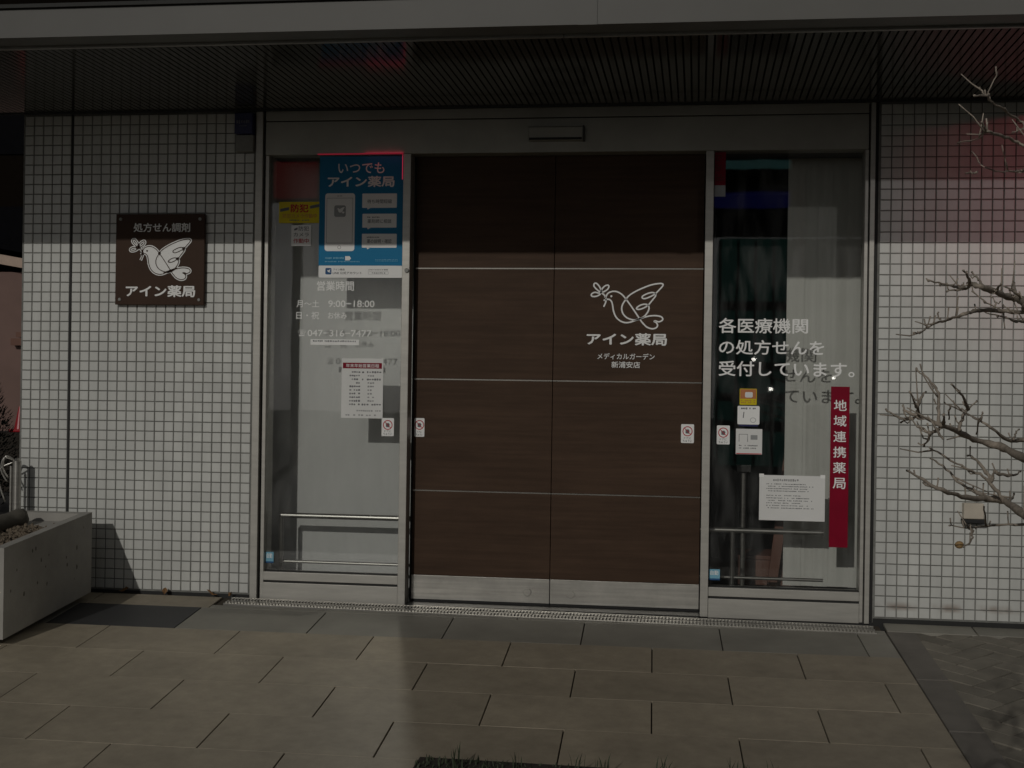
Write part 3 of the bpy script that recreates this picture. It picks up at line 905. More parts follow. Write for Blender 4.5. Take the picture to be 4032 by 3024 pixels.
def auto_sticker(x0, x1, z0, z1, label):
    t = thing('corner_sticker', ((x0+x1)/2, GY, z0), label, 'sticker')
    frect('sheet', (x0, x1, z0, z1), GY-0.0008, 'ltblue', t)
    text('lettering', '自動', (x0+0.007, x1-0.007, z0+0.024, z1-0.006), GY-0.0013, 'white', t, 0.01)
    frect('stripe', (x0, x1, z0, z0+0.008), GY-0.0012, 'midblue', t, 0.0003)
auto_sticker(-1.2365, -1.194, 0.198, 0.253, 'small light blue sticker in the lower corner of the left window')
auto_sticker(0.958, 1.010, 0.189, 0.241, 'small light blue sticker in the lower corner of the right window')

# ------------------------------------------------------------------ prints and stickers on the right window
t = thing('window_lettering', (1.3, GY, 1.16), 'three lines of large white lettering on the right window', 'lettering')
text('first_line', '各医療機関', (0.988, 1.405, 1.367, 1.440), hy, 'white', t, 0.016)
text('second_line', 'の処方せんを', (0.990, 1.481, 1.266, 1.336), hy, 'white', t, 0.016)
text('third_line', '受付しています。', (0.990, 1.622, 1.163, 1.236), hy, 'white', t, 0.016)
t = thing('banner_strip', (1.558, GY, 0.363), 'tall crimson strip with white vertical lettering on the right window', 'banner')
frect('strip', (1.515, 1.601, 0.363, 1.120), GY-0.0010, 'crimson', t)
z = 1.052
for ch in '地域連携薬局':
    text('character', ch, (1.529, 1.588, z-0.046, z+0.006), GY-0.0016, 'white', t, 0.012)
    z -= 0.0735
t = thing('warning_strip', (0.984, GY, 2.016), 'narrow red strip sticker hanging at the top of the right window', 'sticker')
frect('red_part', (0.958, 1.010, 2.072, 2.2295), GY-0.0008, 'crimson', t)
frect('pale_part', (0.958, 1.010, 2.018, 2.0715), GY-0.0008, 'palegrey', t)
for i, z in enumerate((2.185, 2.138, 2.092)):
    marks('glyph', (0.966, 1.002, z, z+0.034), 3, GY-0.0013, 'signbrown', t, 4, 0.8, 0.6, 90+i)
t = thing('sticker', (1.131, GY, 1.027), 'orange and yellow square sticker on the right window', 'sticker')
flat('sheet', list(reversed(roundrect((1.091, 1.171, 1.027, 1.104), 0.004))), GY-0.0008, 'yellow', t)
frect('orange_field', (1.0935, 1.1685, 1.056, 1.1015), GY-0.0012, 'orange', t, 0.0003)
flat('pale_symbol', list(reversed(roundrect((1.116, 1.152, 1.062, 1.088), 0.006))), GY-0.0015, 'paper', t, 0.0002)
marks('lettering', (1.097, 1.165, 1.033, 1.052), 2, GY-0.0012, 'orange', t, 8, 0.8, 0.6, 95)
t = thing('sticker', (1.133, GY, 0.931), 'white rounded sticker between the orange sticker and the square notice', 'sticker')
flat('sheet', list(reversed(roundrect((1.082, 1.185, 0.934, 1.022), 0.006))), GY-0.0008, 'white', t)
frect('purple_edge', (1.090, 1.179, 0.925, 0.9335), GY-0.0008, 'navy', t)
marks('lettering', (1.098, 1.168, 1.004, 1.017), 1, GY-0.0012, 'ink', t, 9, 0.9, 0.8, 96)
flat('symbol', [(1.107, 0.965), (1.110, 0.993), (1.114, 0.994), (1.111, 0.965)], GY-0.0012, 'ink', t, 0.0003)
ribbon('stamp', [[(1.155+0.013*math.cos(a*math.pi/8), 0.955+0.011*math.sin(a*math.pi/8)) for a in range(17)]], 0.002, GY-0.0012, 'inkl', t)
t = thing('notice', (1.137, GY, 0.792), 'square white notice with two small pictures on the right window', 'notice')
frect('sheet', (1.076, 1.199, 0.792, 0.913), GY-0.0008, 'paper', t)
ribbon('picture_frame', [[(1.091, 0.852), (1.091, 0.887), (1.131, 0.887), (1.131, 0.852)]], 0.0025, GY-0.0012, 'ink', t)
frect('picture', (1.145, 1.177, 0.862, 0.884), GY-0.0012, 'palegrey', t, 0.0003)
marks('lettering', (1.090, 1.186, 0.815, 0.840), 2, GY-0.0012, 'ink', t, 14, 0.8, 0.5, 97)
frect('red_edge', (1.078, 1.197, 0.793, 0.797), GY-0.0012, 'red', t, 0.0003)
t = thing('notice', (1.341, GY, 0.482), 'wide printed paper notice taped low on the right window', 'notice')
frect('sheet', (1.189, 1.494, 0.482, 0.696), GY-0.0010, 'paper', t)
marks('heading', (1.252, 1.372, 0.666, 0.681), 1, GY-0.0015, 'inkl', t, 12, 0.9, 0.8, 98)
marks('paragraph', (1.222, 1.462, 0.616, 0.660), 4, GY-0.0015, 'ink', t, 34, 0.85, 0.45, 99)
marks('paragraph', (1.222, 1.458, 0.535, 0.606), 6, GY-0.0015, 'ink', t, 34, 0.8, 0.4, 100)
for (tx, tz) in ((1.196, 0.690), (1.480, 0.690)):
    frect('tape', (tx-0.008, tx+0.014, tz-0.004, tz+0.012), GY-0.0016, 'letter', t, 0.0003)

# ------------------------------------------------------------------ things behind the glass
t = thing('partition', (-0.85, 0.33, 0.02), 'white partition board standing behind the left window', 'partition')
box('board', -1.60, -0.44, 0.315, 0.335, 0.02, 2.59, 'partition', t, 0.002)
t = thing('panel_curtain', (1.55, 0.32, 0.13), 'white hanging panel curtain behind the right window', 'curtain')
for i, (a, b) in enumerate(((1.322, 1.408), (1.4045, 1.472), (1.4685, 1.536), (1.5325, 1.640), (1.6365, 1.74))):
    yb = 0.305+0.004*(i % 2)
    n = 14
    V, F = [], []
    for k in range(n+1):
        xx = a+(b-a)*k/n
        wv = 0.0011*math.sin(k*0.8+i*2.0)+0.0004*math.sin(k*2.3+i)
        for zz in (0.135+0.004*math.sin(i*3.1), 0.8, 1.5, 2.58):
            V.append((xx, yb+wv*(1.0 if zz < 2 else 0.4), zz))
    for k in range(n):
        for j in range(3):
            F.append((k*4+j, (k+1)*4+j, (k+1)*4+j+1, k*4+j+1))
    mesh('hanging_panel', V, F, 'curtain', t, True)

def guard_rail(x0, x1, z1, z2, label, legs):
    t = thing('guard_rail', ((x0+x1)/2, 0.13, 0.02), label, 'rail')
    for z, r in ((z1, 0.014), (z2, 0.008)):
        cyl('bar', (x0, 0.13, z), r, x1-x0, 'x', 'railsteel', t, 14)
    for x in legs:
        cyl('upright', (x, 0.13, 0.02), 0.012, z1-0.02, 'z', 'railsteel', t, 12)
guard_rail(-1.19, -0.46, 0.428, 0.195, 'low steel guard rail behind the left window', (-1.19,))
guard_rail(0.90, 1.50, 0.418, 0.190, 'low steel guard rail behind the right window', (1.07,))
t = thing('display_stand', (1.14, 0.75, 0.02), 'dim upright stand in the dark room behind the right window', 'stand')
cyl('base', (1.14, 0.75, 0.02), 0.12, 0.015, 'z', 'darkmetal', t, 24, bev=0.004)
cyl('pole', (1.14, 0.75, 0.035), 0.014, 0.62, 'z', 'steel', t, 12)
box('head', 1.10, 1.18, 0.735, 0.765, 0.66, 0.70, 'darkmetal', t, 0.004)
t = thing('leaning_board', (1.36, 1.0, 0.02), 'brown wooden board leaning in the dark room behind the right window', 'board')
V = [(1.28, 0.95, 0.02), (1.33, 0.95, 0.02), (1.33, 0.98, 0.02), (1.28, 0.98, 0.02), (1.40, 1.02, 1.05), (1.47, 1.02, 1.05), (1.47, 1.05, 1.05), (1.40, 1.05, 1.05)]
mesh('plank', V, BF, 'brownthing', t)
t = thing('storage_box', (1.28, 1.2, 0.02), 'low brown box on the floor of the dark room behind the right window', 'box')
box('body', 1.12, 1.42, 1.05, 1.35, 0.02, 0.16, 'brownthing', t, 0.006)
box('lid', 1.115, 1.425, 1.045, 1.355, 0.161, 0.185, 'brownthing', t, 0.004)

# added hidden spotlight in place of lamp light reflected off the left window
t = thing('added_spotlight', (-0.565, 0.13, 0.02), 'added slim spotlight pole hidden behind the frame of the left window', 'spotlight')
cyl('pole', (-0.562, 0.13, 0.02), 0.008, 1.46, 'z', 'darkmetal', t, 10)
cyl('head', (-0.566, 0.135, 1.47), 0.016, 0.05, 'z', 'darkmetal', t, 14, bev=0.004)
sp = bpy.data.lights.new('spot_lamp', 'SPOT')
sp.energy = 18.0
sp.spot_size = math.radians(84)
sp.spot_blend = 0.6
sp.shadow_soft_size = 0.003
sp.color = (1.0, 0.97, 0.88)
spo = bpy.data.objects.new('lamp', sp)
COL.objects.link(spo)
spo.parent = t
spo.location = Vector((-0.580, 0.100, 1.50))-WL[t.name]
spo.rotation_euler = Vector((-0.18, -1.0, -0.92)).to_track_quat('-Z', 'Y').to_euler()

# ------------------------------------------------------------------ planter, post, wall fittings
PT = thing('planter', (-2.28, -0.6, gz(-2.28, -0.6)), 'long pale concrete planter filled with gravel, beside the tiled wall', 'planter')
def pv(a, b, h):   # a across, b along (0 at far end), h above ground, laid on the ramp
    x = -2.068+a+b*0.015
    y = -0.16-b
    return (x, y, 0.030+SY*y*0.97+h+0.034)
PWD, PLN, PHT, RIM = 0.405, 0.86, 0.395, 0.045
def pbox(name, a0, a1, b0, b1, h0, h1, m):
    V = [pv(a0, b1, h0), pv(a1, b1, h0), pv(a1, b0, h0), pv(a0, b0, h0), pv(a0, b1, h1), pv(a1, b1, h1), pv(a1, b0, h1), pv(a0, b0, h1)]
    return mesh(name, V, BF, m, PT)
pbox('side', -RIM, 0, 0, PLN, 0, PHT, 'concrete')
pbox('side', -PWD, -PWD+RIM, 0, PLN, 0, PHT, 'concrete')
pbox('end', -PWD+RIM+0.0005, -RIM-0.0005, 0, RIM, 0, PHT-0.001, 'concrete')
pbox('end', -PWD+RIM+0.0005, -RIM-0.0005, PLN-RIM, PLN, 0, PHT-0.001, 'concrete')
pbox('soil', -PWD+RIM+0.001, -RIM-0.001, RIM+0.001, PLN-RIM-0.001, 0.05, PHT-0.060, 'soil')
# pock marks on the long face
rd = random.Random(5)
for i in range(16):
    b, h = rd.uniform(0.05, PLN-0.05), rd.uniform(0.05, PHT-0.05)
    p = pv(0.0004, b, h)
    s = rd.uniform(0.004, 0.009)
    V = [(p[0], p[1]+s*math.cos(k*math.pi/4)*rd.uniform(0.5, 1), p[2]+1.6*s*math.sin(k*math.pi/4)*rd.uniform(0.5, 1.2)) for k in range(8)]
    mesh('pit', V, [tuple(reversed(range(8)))], 'stone', PT)
# gravel as stones
V, F = [], []
for i in range(700):
    a, b = rd.uniform(-PWD+RIM+0.015, -RIM-0.012), rd.uniform(RIM+0.14, PLN-RIM-0.015)
    r = rd.uniform(0.007, 0.016)
    c = Vector(pv(a, b, PHT-0.056+rd.uniform(0, 0.030)))
    k = len(V)
    q = Matrix.Rotation(rd.uniform(0, 6.3), 3, 'Z') @ Matrix.Rotation(rd.uniform(0, 6.3), 3, 'X')
    for d in ((1, 0, 0), (-1, 0, 0), (0, 1, 0), (0, -1, 0), (0, 0, 1), (0, 0, -1)):
        V.append(c+q @ (Vector(d)*r*rd.uniform(0.7, 1.2)))
    F += [(k+i0, k+j0, k+k0) for i0, j0, k0 in ((0, 2, 4), (2, 1, 4), (1, 3, 4), (3, 0, 4), (2, 0, 5), (1, 2, 5), (3, 1, 5), (0, 3, 5))]
tag(mesh('gravel', V, F, 'gravel', PT), kind='stuff')
pbox('sand_fill', -PWD+RIM+0.002, -RIM-0.002, RIM+0.002, RIM+0.17, PHT-0.059, PHT-0.042, 'concrete')
# dark log lying in the planter
t = thing('log', (-2.42, -0.75, 0.26), 'dark weathered log lying on the gravel in the concrete planter', 'log')
pts = [pv(-0.285, 0.16, PHT-0.005), pv(-0.31, 0.32, PHT-0.005), pv(-0.325, 0.5, PHT-0.004), pv(-0.32, 0.74, PHT-0.005)]
V, F = tube_data(catmull(pts, 4), [0.042+0.006*math.sin(i*1.7) for i in range(13)], 14)
rl_ = random.Random(8)
V = [Vector(v)+Vector((rl_.uniform(-1, 1), rl_.uniform(-1, 1), rl_.uniform(-1, 1)))*0.0045 for v in V]
mesh('trunk', V, F, 'stone', t, True)

t = thing('steel_post', (-2.515, -0.10, 0.0), 'steel post with chain hooks behind the concrete planter', 'post')
cyl('post', (-2.500, -0.10, 0.0), 0.021, 0.70, 'z', 'steel', t, 20, bev=0.014)
cyl('thin_rod', (-2.532, -0.10, 0.0), 0.007, 0.66, 'z', 'steel', t, 10)
for k, (dx, dz) in enumerate(((-0.03, 0.0), (-0.045, -0.05), (-0.02, 0.01))):
    pts = [(-2.515, -0.105, 0.69+dz*0.2), (-2.530+dx, -0.12, 0.70+dz), (-2.545+dx, -0.12, 0.64+dz), (-2.53+dx*0.6, -0.11, 0.58+dz*2)]
    V, F = tube_data(catmull(pts, 4), [0.0045]*13, 6)
    mesh('hook', V, F, 'steel', t, True)

t = thing('wall_box', (2.157, -0.03, 0.50), 'small cream weatherproof box on the tiled wall behind the branches', 'wall box')
box('housing', 2.112, 2.202, -0.050, -0.002, 0.520, 0.592, 'cream', t, 0.004)
box('dark_flap', 2.106, 2.210, -0.064, -0.006, 0.502, 0.519, 'black', t, 0.003)

for i, (x, y, lb) in enumerate(((-1.955, -0.035, 'brown dry leaf at the wall foot, nearest the planter shadow'), (-1.735, -0.04, 'pale brown dry leaf at the wall foot, second from the planter'), (-1.49, -0.035, 'brown pointed dry leaf at the wall foot, third from the planter'), (-1.395, -0.04, 'small dry leaf at the wall foot, beside the window post'))):
    r = 0.022 if i != 3 else 0.014
    a0 = i*1.7
    c = Vector(gv(x, y, 0.003))
    V = []
    for k in range(8):
        a = k*math.pi/4
        rr = r*(1.3 if k % 4 == 0 else 0.65)
        V.append(c+Vector((rr*math.cos(a+a0), rr*0.6*math.sin(a+a0), 0.010*abs(math.sin(k*1.3+i))+0.012*(math.cos(a)+1))))
    V.append(c+Vector((0, 0, 0.006)))
    o = mesh('fallen_leaf', V, [(k, (k+1) % 8, 8) for k in range(8)], 'leafdry')
    tag(o, lb, 'leaf', 'dry leaves at the foot of the tiled wall')

# ------------------------------------------------------------------ bare tree reaching in from the right
TR = thing('bare_tree', (2.05, -4.65, gz(2.05, -4.65)), 'leafless tree whose knobbly branches reach in front of the right tiled wall', 'tree')
BRANCHES = [(0.00342,[[[1.425,-4.216,1.503],[1.425,-4.05,1.557],[1.375,-4.131,1.564],[1.327,-4.239,1.563],[1.346,-4.217,1.605]],[[1.327,-4.239,1.563],[1.294,-4.302,1.55]],[[1.327,-4.239,1.563],[1.321,-4.234,1.569],[1.316,-4.229,1.579]]]),(0.0038,[[[1.418,-4.31,1.459],[1.413,-4.107,1.51],[1.38,-4.14,1.516],[1.33,-4.261,1.501],[1.314,-4.293,1.499],[1.326,-4.188,1.508],[1.308,-4.101,1.516]],[[1.314,-4.293,1.499],[1.301,-4.324,1.508]],[[1.434,-4.107,1.546],[1.415,-4.094,1.541],[1.4,-4.082,1.535]]]),(0.00266,[[[1.448,-4.128,1.46],[1.435,-4.014,1.483],[1.377,-4.125,1.465],[1.332,-4.2,1.459],[1.328,-4.128,1.497]],[[1.32,-4.2,1.452],[1.31,-4.17,1.455]]]),(0.0076,[[[1.389,-4.402,1.22],[1.398,-4.182,1.253],[1.38,-4.161,1.259],[1.334,-4.271,1.261],[1.295,-4.35,1.263],[1.298,-4.283,1.27],[1.312,-4.168,1.272],[1.281,-4.173,1.267]],[[1.312,-4.168,1.272],[1.296,-4.203,1.271],[1.268,-4.237,1.274],[1.238,-4.272,1.276]],[[1.294,-4.283,1.27],[1.283,-4.341,1.275],[1.263,-4.4,1.282]],[[1.298,-4.35,1.263],[1.305,-4.309,1.273],[1.301,-4.269,1.29]],[[1.394,-4.182,1.255],[1.381,-4.211,1.262],[1.355,-4.24,1.272]],[[1.336,-4.271,1.261],[1.33,-4.334,1.267]],[[1.39,-4.161,1.266],[1.414,-4.042,1.295]]]),(0.00418,[[[1.368,-4.484,1.217],[1.378,-4.271,1.23],[1.366,-4.2,1.235],[1.312,-4.276,1.231],[1.272,-4.387,1.22],[1.259,-4.371,1.216],[1.262,-4.251,1.216],[1.252,-4.203,1.21],[1.225,-4.297,1.197],[1.198,-4.396,1.191]],[[1.259,-4.251,1.217],[1.254,-4.258,1.228]],[[1.249,-4.203,1.209],[1.259,-4.122,1.216]]]),(0.00456,[[[1.478,-4.055,1.22],[1.443,-3.994,1.229],[1.397,-4.115,1.224],[1.376,-4.141,1.23],[1.37,-4.033,1.242]],[[1.379,-4.141,1.239],[1.373,-4.143,1.24],[1.355,-4.144,1.248],[1.327,-4.146,1.27]],[[1.384,-4.033,1.249],[1.391,-4.017,1.26],[1.385,-4.0,1.272]]]),(0.0076,[[[1.375,-4.549,0.995],[1.359,-4.365,1.015],[1.346,-4.259,1.026],[1.305,-4.286,1.036],[1.247,-4.407,1.057],[1.223,-4.444,1.063],[1.215,-4.343,1.07],[1.202,-4.252,1.06]],[[1.215,-4.343,1.07],[1.206,-4.385,1.084],[1.187,-4.427,1.108]],[[1.212,-4.343,1.085],[1.219,-4.327,1.097],[1.23,-4.311,1.108]],[[1.225,-4.444,1.063],[1.229,-4.422,1.09],[1.23,-4.4,1.11],[1.224,-4.378,1.123],[1.207,-4.356,1.142]],[[1.213,-4.343,1.072],[1.196,-4.341,1.079],[1.192,-4.338,1.087]],[[1.206,-4.343,1.067],[1.193,-4.314,1.068],[1.174,-4.286,1.08]],[[1.26,-4.407,1.054],[1.268,-4.393,1.073],[1.277,-4.38,1.083],[1.291,-4.366,1.095]],[[1.272,-4.407,1.083],[1.253,-4.459,1.102],[1.23,-4.512,1.118]],[[1.23,-4.444,1.058],[1.221,-4.413,1.048],[1.216,-4.382,1.029]],[[1.215,-4.444,1.049],[1.206,-4.423,1.057]],[[1.222,-4.444,1.056],[1.222,-4.492,1.044]],[[1.232,-4.444,1.063],[1.212,-4.557,1.077]]]),(0.00494,[[[1.487,-4.128,1.019],[1.441,-4.014,1.028],[1.39,-4.125,1.031],[1.34,-4.2,1.058],[1.326,-4.128,1.072],[1.308,-4.015,1.09]],[[1.329,-4.2,1.064],[1.343,-4.112,1.04]],[[1.332,-4.2,1.064],[1.332,-4.207,1.076]],[[1.398,-4.125,1.031],[1.407,-4.099,1.04],[1.419,-4.073,1.048]],[[1.318,-4.015,1.084],[1.334,-3.924,1.059]]]),(0.00836,[[[1.364,-4.595,0.924],[1.338,-4.457,0.942],[1.339,-4.336,0.949],[1.319,-4.309,0.95],[1.263,-4.416,0.961],[1.215,-4.499,0.978],[1.183,-4.437,0.998]],[[1.246,-4.416,0.965],[1.218,-4.364,0.975]],[[1.319,-4.309,0.953],[1.29,-4.275,0.968],[1.267,-4.242,0.994],[1.254,-4.208,1.003]],[[1.339,-4.336,0.949],[1.32,-4.342,0.972],[1.301,-4.348,0.988],[1.267,-4.355,1.004],[1.226,-4.361,1.027]],[[1.327,-4.309,0.979],[1.311,-4.273,1.006],[1.304,-4.237,1.01]],[[1.325,-4.309,0.975],[1.329,-4.322,0.994]],[[1.344,-4.336,0.947],[1.377,-4.231,0.952]],[[1.329,-4.309,0.99],[1.363,-4.264,0.982],[1.388,-4.218,0.986]]]),(0.00304,[[[1.44,-4.31,0.908],[1.421,-4.107,0.894],[1.355,-4.14,0.893],[1.306,-4.261,0.901],[1.268,-4.293,0.908]],[[1.308,-4.261,0.901],[1.303,-4.293,0.895],[1.294,-4.326,0.887],[1.277,-4.358,0.884]],[[1.355,-4.14,0.893],[1.332,-4.227,0.93]]])]
base = Vector((2.05, -4.65, gz(2.05, -4.65)))
pts = catmull([base, base+Vector((0.02, 0.02, 0.5)), base+Vector((-0.03, 0.05, 1.2)), base+Vector((0.0, 0.1, 2.0)), base+Vector((0.05, 0.1, 2.9))], 6)
V, F = tube_data(pts, [0.055-0.035*i/(len(pts)-1) for i in range(len(pts))], 14)
mesh('trunk', V, F, 'bark', TR, True)
rd = random.Random(11)
for (r0, polys) in BRANCHES:
    V, F = [], []
    for k, pl in enumerate(polys):
        P = [Vector(p) for p in pl]
        if k == 0:
            h = max(0.3, min(2.8, P[0].z+0.05))
            root = base+Vector((0.0, 0.05, h))
            P = [root, (root+P[0])/2+Vector((0, 0, 0.06))]+P
        sm_ = catmull(P, 5)
        nn = len(sm_)
        ra, rb = (r0*1.15, r0*0.16) if k == 0 else (max(0.0018, r0*0.36), 0.0010)
        out = []
        rad = []
        for i, p in enumerate(sm_):
            u = i/(nn-1)
            out.append(p+Vector((rd.uniform(-1, 1), rd.uniform(-1, 1), rd.uniform(-1, 1)))*0.0013)
            rad.append(max(0.0010, (ra+(rb-ra)*u)*rd.uniform(0.82, 1.22)))
        rad[-1] *= 1.5
        v, f = tube_data(out, rad, 7)
        q = len(V)
        V += v
        F += [tuple(a+q for a in b) for b in f]
        # fine side twigs
        for i in range(3, nn-1, 4):
            if rd.random() < 0.22:
                d = Vector((rd.uniform(-1.2, 0.2), rd.uniform(-0.7, 0.7), rd.uniform(-0.5, 1.1))).normalized()
                L = rd.uniform(0.02, 0.06)
                c1 = out[i]+d*L*0.45+Vector((0, 0, rd.uniform(-0.004, 0.006)))
                v, f = tube_data([out[i], c1, out[i]+d*L+Vector((0, 0, rd.uniform(0.0, 0.014)))], [0.0016, 0.0011, 0.0009], 5)
                q = len(V)
                V += v
                F += [tuple(a+q for a in b) for b in f]
        # spurs and buds
        for i in range(2, nn-1, 3):
            if rd.random() < 0.55:
                d = Vector((rd.uniform(-1, 0.4), rd.uniform(-0.8, 0.8), rd.uniform(-0.6, 1))).normalized()
                L = rd.uniform(0.004, 0.016)
                v, f = tube_data([out[i], out[i]+d*L*0.6, out[i]+d*L+Vector((0, 0, 0.006))], [rad[i]*0.5+0.0004, 0.0010, 0.0013], 5)
                q = len(V)
                V += v
                F += [tuple(a+q for a in b) for b in f]
    mesh('branch', V, F, 'bark', TR, True)
bm = bmesh.new()
bmesh.ops.create_icosphere(bm, subdivisions=2, radius=0.0064)
V = [Vector((1.302, -4.200, 0.868))+Vector((v.co.x*1.1, v.co.y, v.co.z*0.95)) for v in bm.verts]
bm.verts.index_update()
F = [[v.index for v in fc.verts] for fc in bm.faces]
bm.free()
mesh('dried_fruit', V, F, 'fruit', TR, True)

# ------------------------------------------------------------------ low grass bed in the foreground
V = []
for (x, y) in ((-0.02, -2.75), (1.35, -2.75), (1.30, -2.06), (0.0, -2.06)):
    V.append(gv(x, y, 0.004))
for (x, y) in ((-0.02, -2.75), (1.35, -2.75), (1.30, -2.06), (0.0, -2.06)):
    V.append(gv(x, y, 0.028))
tag(mesh('planting_bed', V, BF, 'soil'), 'narrow soil bed in the foreground at the bottom of the view', kind='structure')
V, F = [], []
rd = random.Random(3)
def blade(x, y, h, w, lean):
    k = len(V)
    a = rd.uniform(0, 6.28)
    b = Vector(gv(x, y, 0.026))
    s = Vector((math.cos(a), math.sin(a), 0))*w
    l = Vector((rd.uniform(-1, 1), rd.uniform(-1, 1), 0))*lean
    V.extend([b-s, b+s, b+s*0.8+l*0.4+Vector((0, 0, h*0.6)), b-s*0.8+l*0.4+Vector((0, 0, h*0.6)), b+l+Vector((0, 0, h))])
    F.extend([(k, k+1, k+2, k+3), (k+3, k+2, k+4)])
for i in range(2200):
    x, y = rd.uniform(0.0, 1.3), rd.uniform(-2.55, -2.07)
    env = 0.55+0.45*math.sin(x*11.0)*math.sin(x*4.1+1)
    if x > 0.55:
        env *= 0.45
        if rd.random() < 0.6: continue
    blade(x, y, rd.uniform(0.008, 0.040)*max(0.3, env), rd.uniform(0.0015, 0.004), rd.uniform(0, 0.02))
for cx in (0.13, 0.33, 0.52, 0.60, 0.80, 1.02, 1.06, 1.16):
    for i in range(7):
        blade(cx+rd.gauss(0, 0.012), -2.09+rd.gauss(0, 0.012), rd.uniform(0.035, 0.07), rd.uniform(0.0015, 0.003), rd.uniform(0.01, 0.03))
tag(mesh('grass', V, F, 'grass'), 'low dark grass tufts in the foreground bed', 'grass', kind='stuff')

# ------------------------------------------------------------------ far left: house, conifer, cone, dark block
t = thing('house', (-9.2, 12.5, 0), 'dim pink rendered house with pale eaves beyond the left wall', 'house')
box('wall', -11.8, -7.6, 11.5, 16, -0.05, 2.62, 'pink', t)
V = [(-12.2, 11.3, 2.25), (-9.32, 11.3, 2.78), (-9.32, 16.2, 2.78), (-12.2, 16.2, 2.25), (-12.2, 11.3, 2.40), (-9.32, 11.3, 2.92), (-9.32, 16.2, 2.92), (-12.2, 16.2, 2.40)]
mesh('eave', V, BF, 'eave', t)
V = [(-9.31, 11.3, 2.77), (-7.2, 11.3, 2.42), (-7.2, 16.2, 2.42), (-9.31, 16.2, 2.77), (-9.31, 11.3, 2.91), (-7.2, 11.3, 2.55), (-7.2, 16.2, 2.55), (-9.31, 16.2, 2.91)]
mesh('eave', V, BF, 'eave', t)
V = [(-12.3, 11.2, 2.46), (-9.3, 11.2, 3.0), (-9.3, 16.3, 3.0), (-12.3, 16.3, 2.46), (-12.3, 11.2, 2.53), (-9.3, 11.2, 3.07), (-9.3, 16.3, 3.07), (-12.3, 16.3, 2.53)]
mesh('roof', V, BF, 'roofdark', t)
V = [(-9.29, 11.2, 2.99), (-7.1, 11.2, 2.60), (-7.1, 16.3, 2.60), (-9.29, 16.3, 2.99), (-9.29, 11.2, 3.06), (-7.1, 11.2, 2.67), (-7.1, 16.3, 2.67), (-9.29, 16.3, 3.06)]
mesh('roof', V, BF, 'roofdark', t)
box('bracket', -8.86, -8.62, 11.38, 11.498, 1.56, 1.66, 'brownthing', t)
box('bracket', -8.78, -8.62, 11.38, 11.498, 1.68, 1.75, 'brownthing', t)
t = thing('dark_block', (-12, 24, 0), 'added near-black building block covering the sky behind the pink house', 'building')  # added block covering the night sky, too bright on its own
box('wall', -26, -5.5, 22, 30, -0.05, 9.0, 'nightwall', t)
box('parapet', -26.1, -5.4, 21.9, 30.1, 9.01, 9.3, 'nightwall', t)
for ix in range(6):
    for iz in range(2):
        box('window', -25+ix*3.1, -23.4+ix*3.1, 21.95, 21.995, 3.6+iz*2.6, 5.0+iz*2.6, 'roofdark', t)
t = thing('traffic_cone', (-5.72, 5.8, 0), 'red traffic cone standing by the pink house', 'cone')
cyl('body', (-5.68, 5.8, 0.60), 0.055, 0.22, 'z', 'cone', t, 20, r2=0.012)
box('base', -5.76, -5.60, 5.72, 5.88, 0.57, 0.599, 'cone', t, 0.01)
box('plinth', -5.95, -5.49, 5.60, 6.00, 0.0, 0.569, 'soil', t)
t = thing('conifer', (-4.95, 3.4, 0), 'dark narrow conifer silhouette at the far left', 'tree')
cyl('trunk', (-4.95, 3.4, 0.0), 0.05, 0.5, 'z', 'bark', t, 10, r2=0.035)
V, F = [], []
rd = random.Random(21)
for i in range(14000):
    h = rd.random()**0.8
    z = 0.1+1.55*h
    R = 0.62*(1-h)**0.7+0.02
    a = rd.uniform(0, 6.283)
    q = R*math.sqrt(rd.random())
    c = Vector((-4.95+q*math.cos(a), 3.4+q*math.sin(a), z))
    d = Vector((math.cos(a), math.sin(a), rd.uniform(0.5, 1.8))).normalized()*rd.uniform(0.02, 0.045)
    s = Vector((-math.sin(a), math.cos(a), rd.uniform(-0.4, 0.4)))*rd.uniform(0.008, 0.02)
    k = len(V)
    V += [c-s, c+s, c+d]
    F.append((k, k+1, k+2))
mesh('crown', V, F, 'conifer', t)

# ------------------------------------------------------------------ across the street, seen only as reflections
t = thing('store', (3, -26, -0.7), 'convenience store across the street reflected in the right window', 'store')
box('wall', 1.35, 3.0, -29, -25.0, -0.75, 4.6, 'storewall', t)
box('side_wing', 3.05, 8.0, -29, -25.0, -0.75, 4.6, 'nightwall', t)
for xm in (1.36, 1.78, 2.20, 2.62, 2.96):
    box('mullion', xm-0.03, xm+0.03, -25.0, -24.95, -0.7, 4.55, 'nightwall', t)
for zm in (0.1, 0.75, 1.5, 2.9):
    box('shelf_row', 1.4, 2.95, -24.99, -24.96, zm, zm+0.22, 'nightwall', t)
box('sign_board', -1.1, 8.1, -25.2, -24.9, 4.65, 6.8, 'nightwall', t)
box('blue_stripe', -1.0, 2.95, -24.89, -24.86, 5.30, 5.66, 'signblue', t)
box('teal_stripe', -1.0, 2.95, -24.89, -24.86, 6.20, 6.40, 'signteal', t)
for (x, y, z, lb) in ((2.07, -22, 1.72, 'white garden lamp across the street, tallest of three'), (2.43, -22, 1.08, 'low white garden lamp across the street, in the middle of three'), (3.72, -22, 1.33, 'white garden lamp across the street, rightmost of three')):
    t = thing('garden_lamp', (x, y, -0.7), lb, 'lamp', 'garden lamps across the street')
    cyl('pole', (x, y, -0.72), 0.012, z+0.66, 'z', 'darkmetal', t, 10)
    cyl('globe', (x, y, z-0.03), 0.045, 0.06, 'z', 'lampwhite', t, 14, bev=0.02)

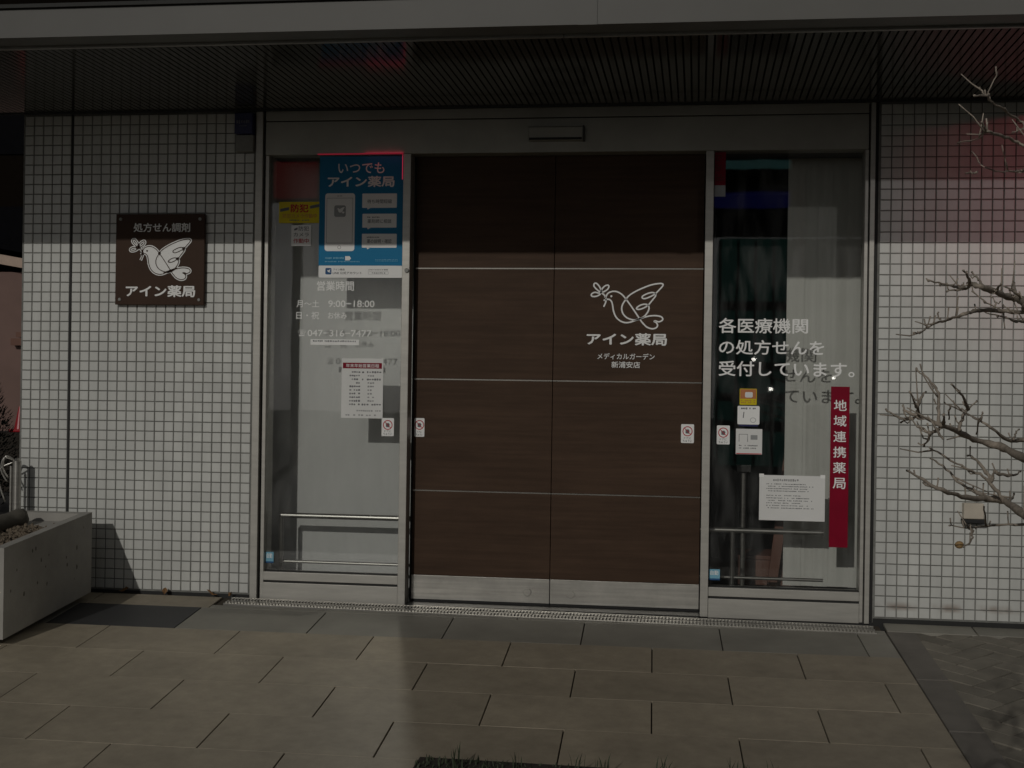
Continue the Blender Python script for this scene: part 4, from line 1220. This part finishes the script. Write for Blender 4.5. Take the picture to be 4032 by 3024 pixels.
t = thing('red_sign', (-8.01, -22, 5.0), 'lit red shop sign across the street reflected in the left window', 'sign')
box('face', -8.50, -7.52, -22.0, -21.95, 5.17, 6.50, 'redsign', t)
box('back', -8.60, -7.42, -22.08, -22.005, 5.07, 6.60, 'nightwall', t)
cyl('pole', (-8.01, -22.2, -0.72), 0.12, 7.0, 'z', 'darkmetal', t, 14)

# street lamp on the right that throws the higher shadow line
t = thing('street_lamp', (5.6, -13.5, -0.7), 'tall street lamp behind the viewer to the right', 'street lamp')
cyl('pole', (5.6, -13.5, -0.72), 0.07, 6.2, 'z', 'darkmetal', t, 14, r2=0.045)
cyl('arm', (5.6, -12.7, 5.50), 0.03, 0.8, 'y', 'darkmetal', t, 10)
cyl('head', (5.6, -12.75, 5.47), 0.16, 0.10, 'z', 'darkmetal', t, 18, r2=0.05)
pl = bpy.data.lights.new('street_lamp_light', 'SPOT')
pl.energy = 260
pl.spot_size = math.radians(15)
pl.spot_blend = 0.85
pl.shadow_soft_size = 0.05
pl.color = (1.0, 0.97, 0.95)
plo = bpy.data.objects.new('lamp', pl)
COL.objects.link(plo)
plo.parent = t
plo.location = Vector((5.6, -12.75, 5.38))-WL[t.name]
plo.rotation_euler = (Vector((2.3, 0, 1.6))-Vector((5.6, -12.75, 5.38))).to_track_quat('-Z', 'Y').to_euler()

# red signal light on the right
t = thing('traffic_signal', (10.4, -11.0, -0.7), 'traffic signal showing red behind the viewer to the right', 'signal')
cyl('pole', (10.4, -11.25, -0.72), 0.06, 4.9, 'z', 'darkmetal', t, 14)
box('housing', 9.9, 10.9, -11.18, -11.0, 3.15, 3.50, 'darkmetal', t, 0.03)
cyl('red_lens', (10.7, -10.90, 3.32), 0.14, 0.02, 'y', 'lampred', t, 20)
rl = bpy.data.lights.new('signal_light', 'SPOT')
rl.energy = 560
rl.spot_size = math.radians(7.5)
rl.spot_blend = 0.9
rl.shadow_soft_size = 0.10
rl.color = (1.0, 0.06, 0.12)
rlo = bpy.data.objects.new('lamp', rl)
COL.objects.link(rlo)
rlo.parent = t
rlo.location = Vector((10.7, -10.85, 3.32))-WL[t.name]
rlo.rotation_euler = (Vector((2.75, 0, 1.95))-Vector((10.7, -10.85, 3.32))).to_track_quat('-Z', 'Y').to_euler()
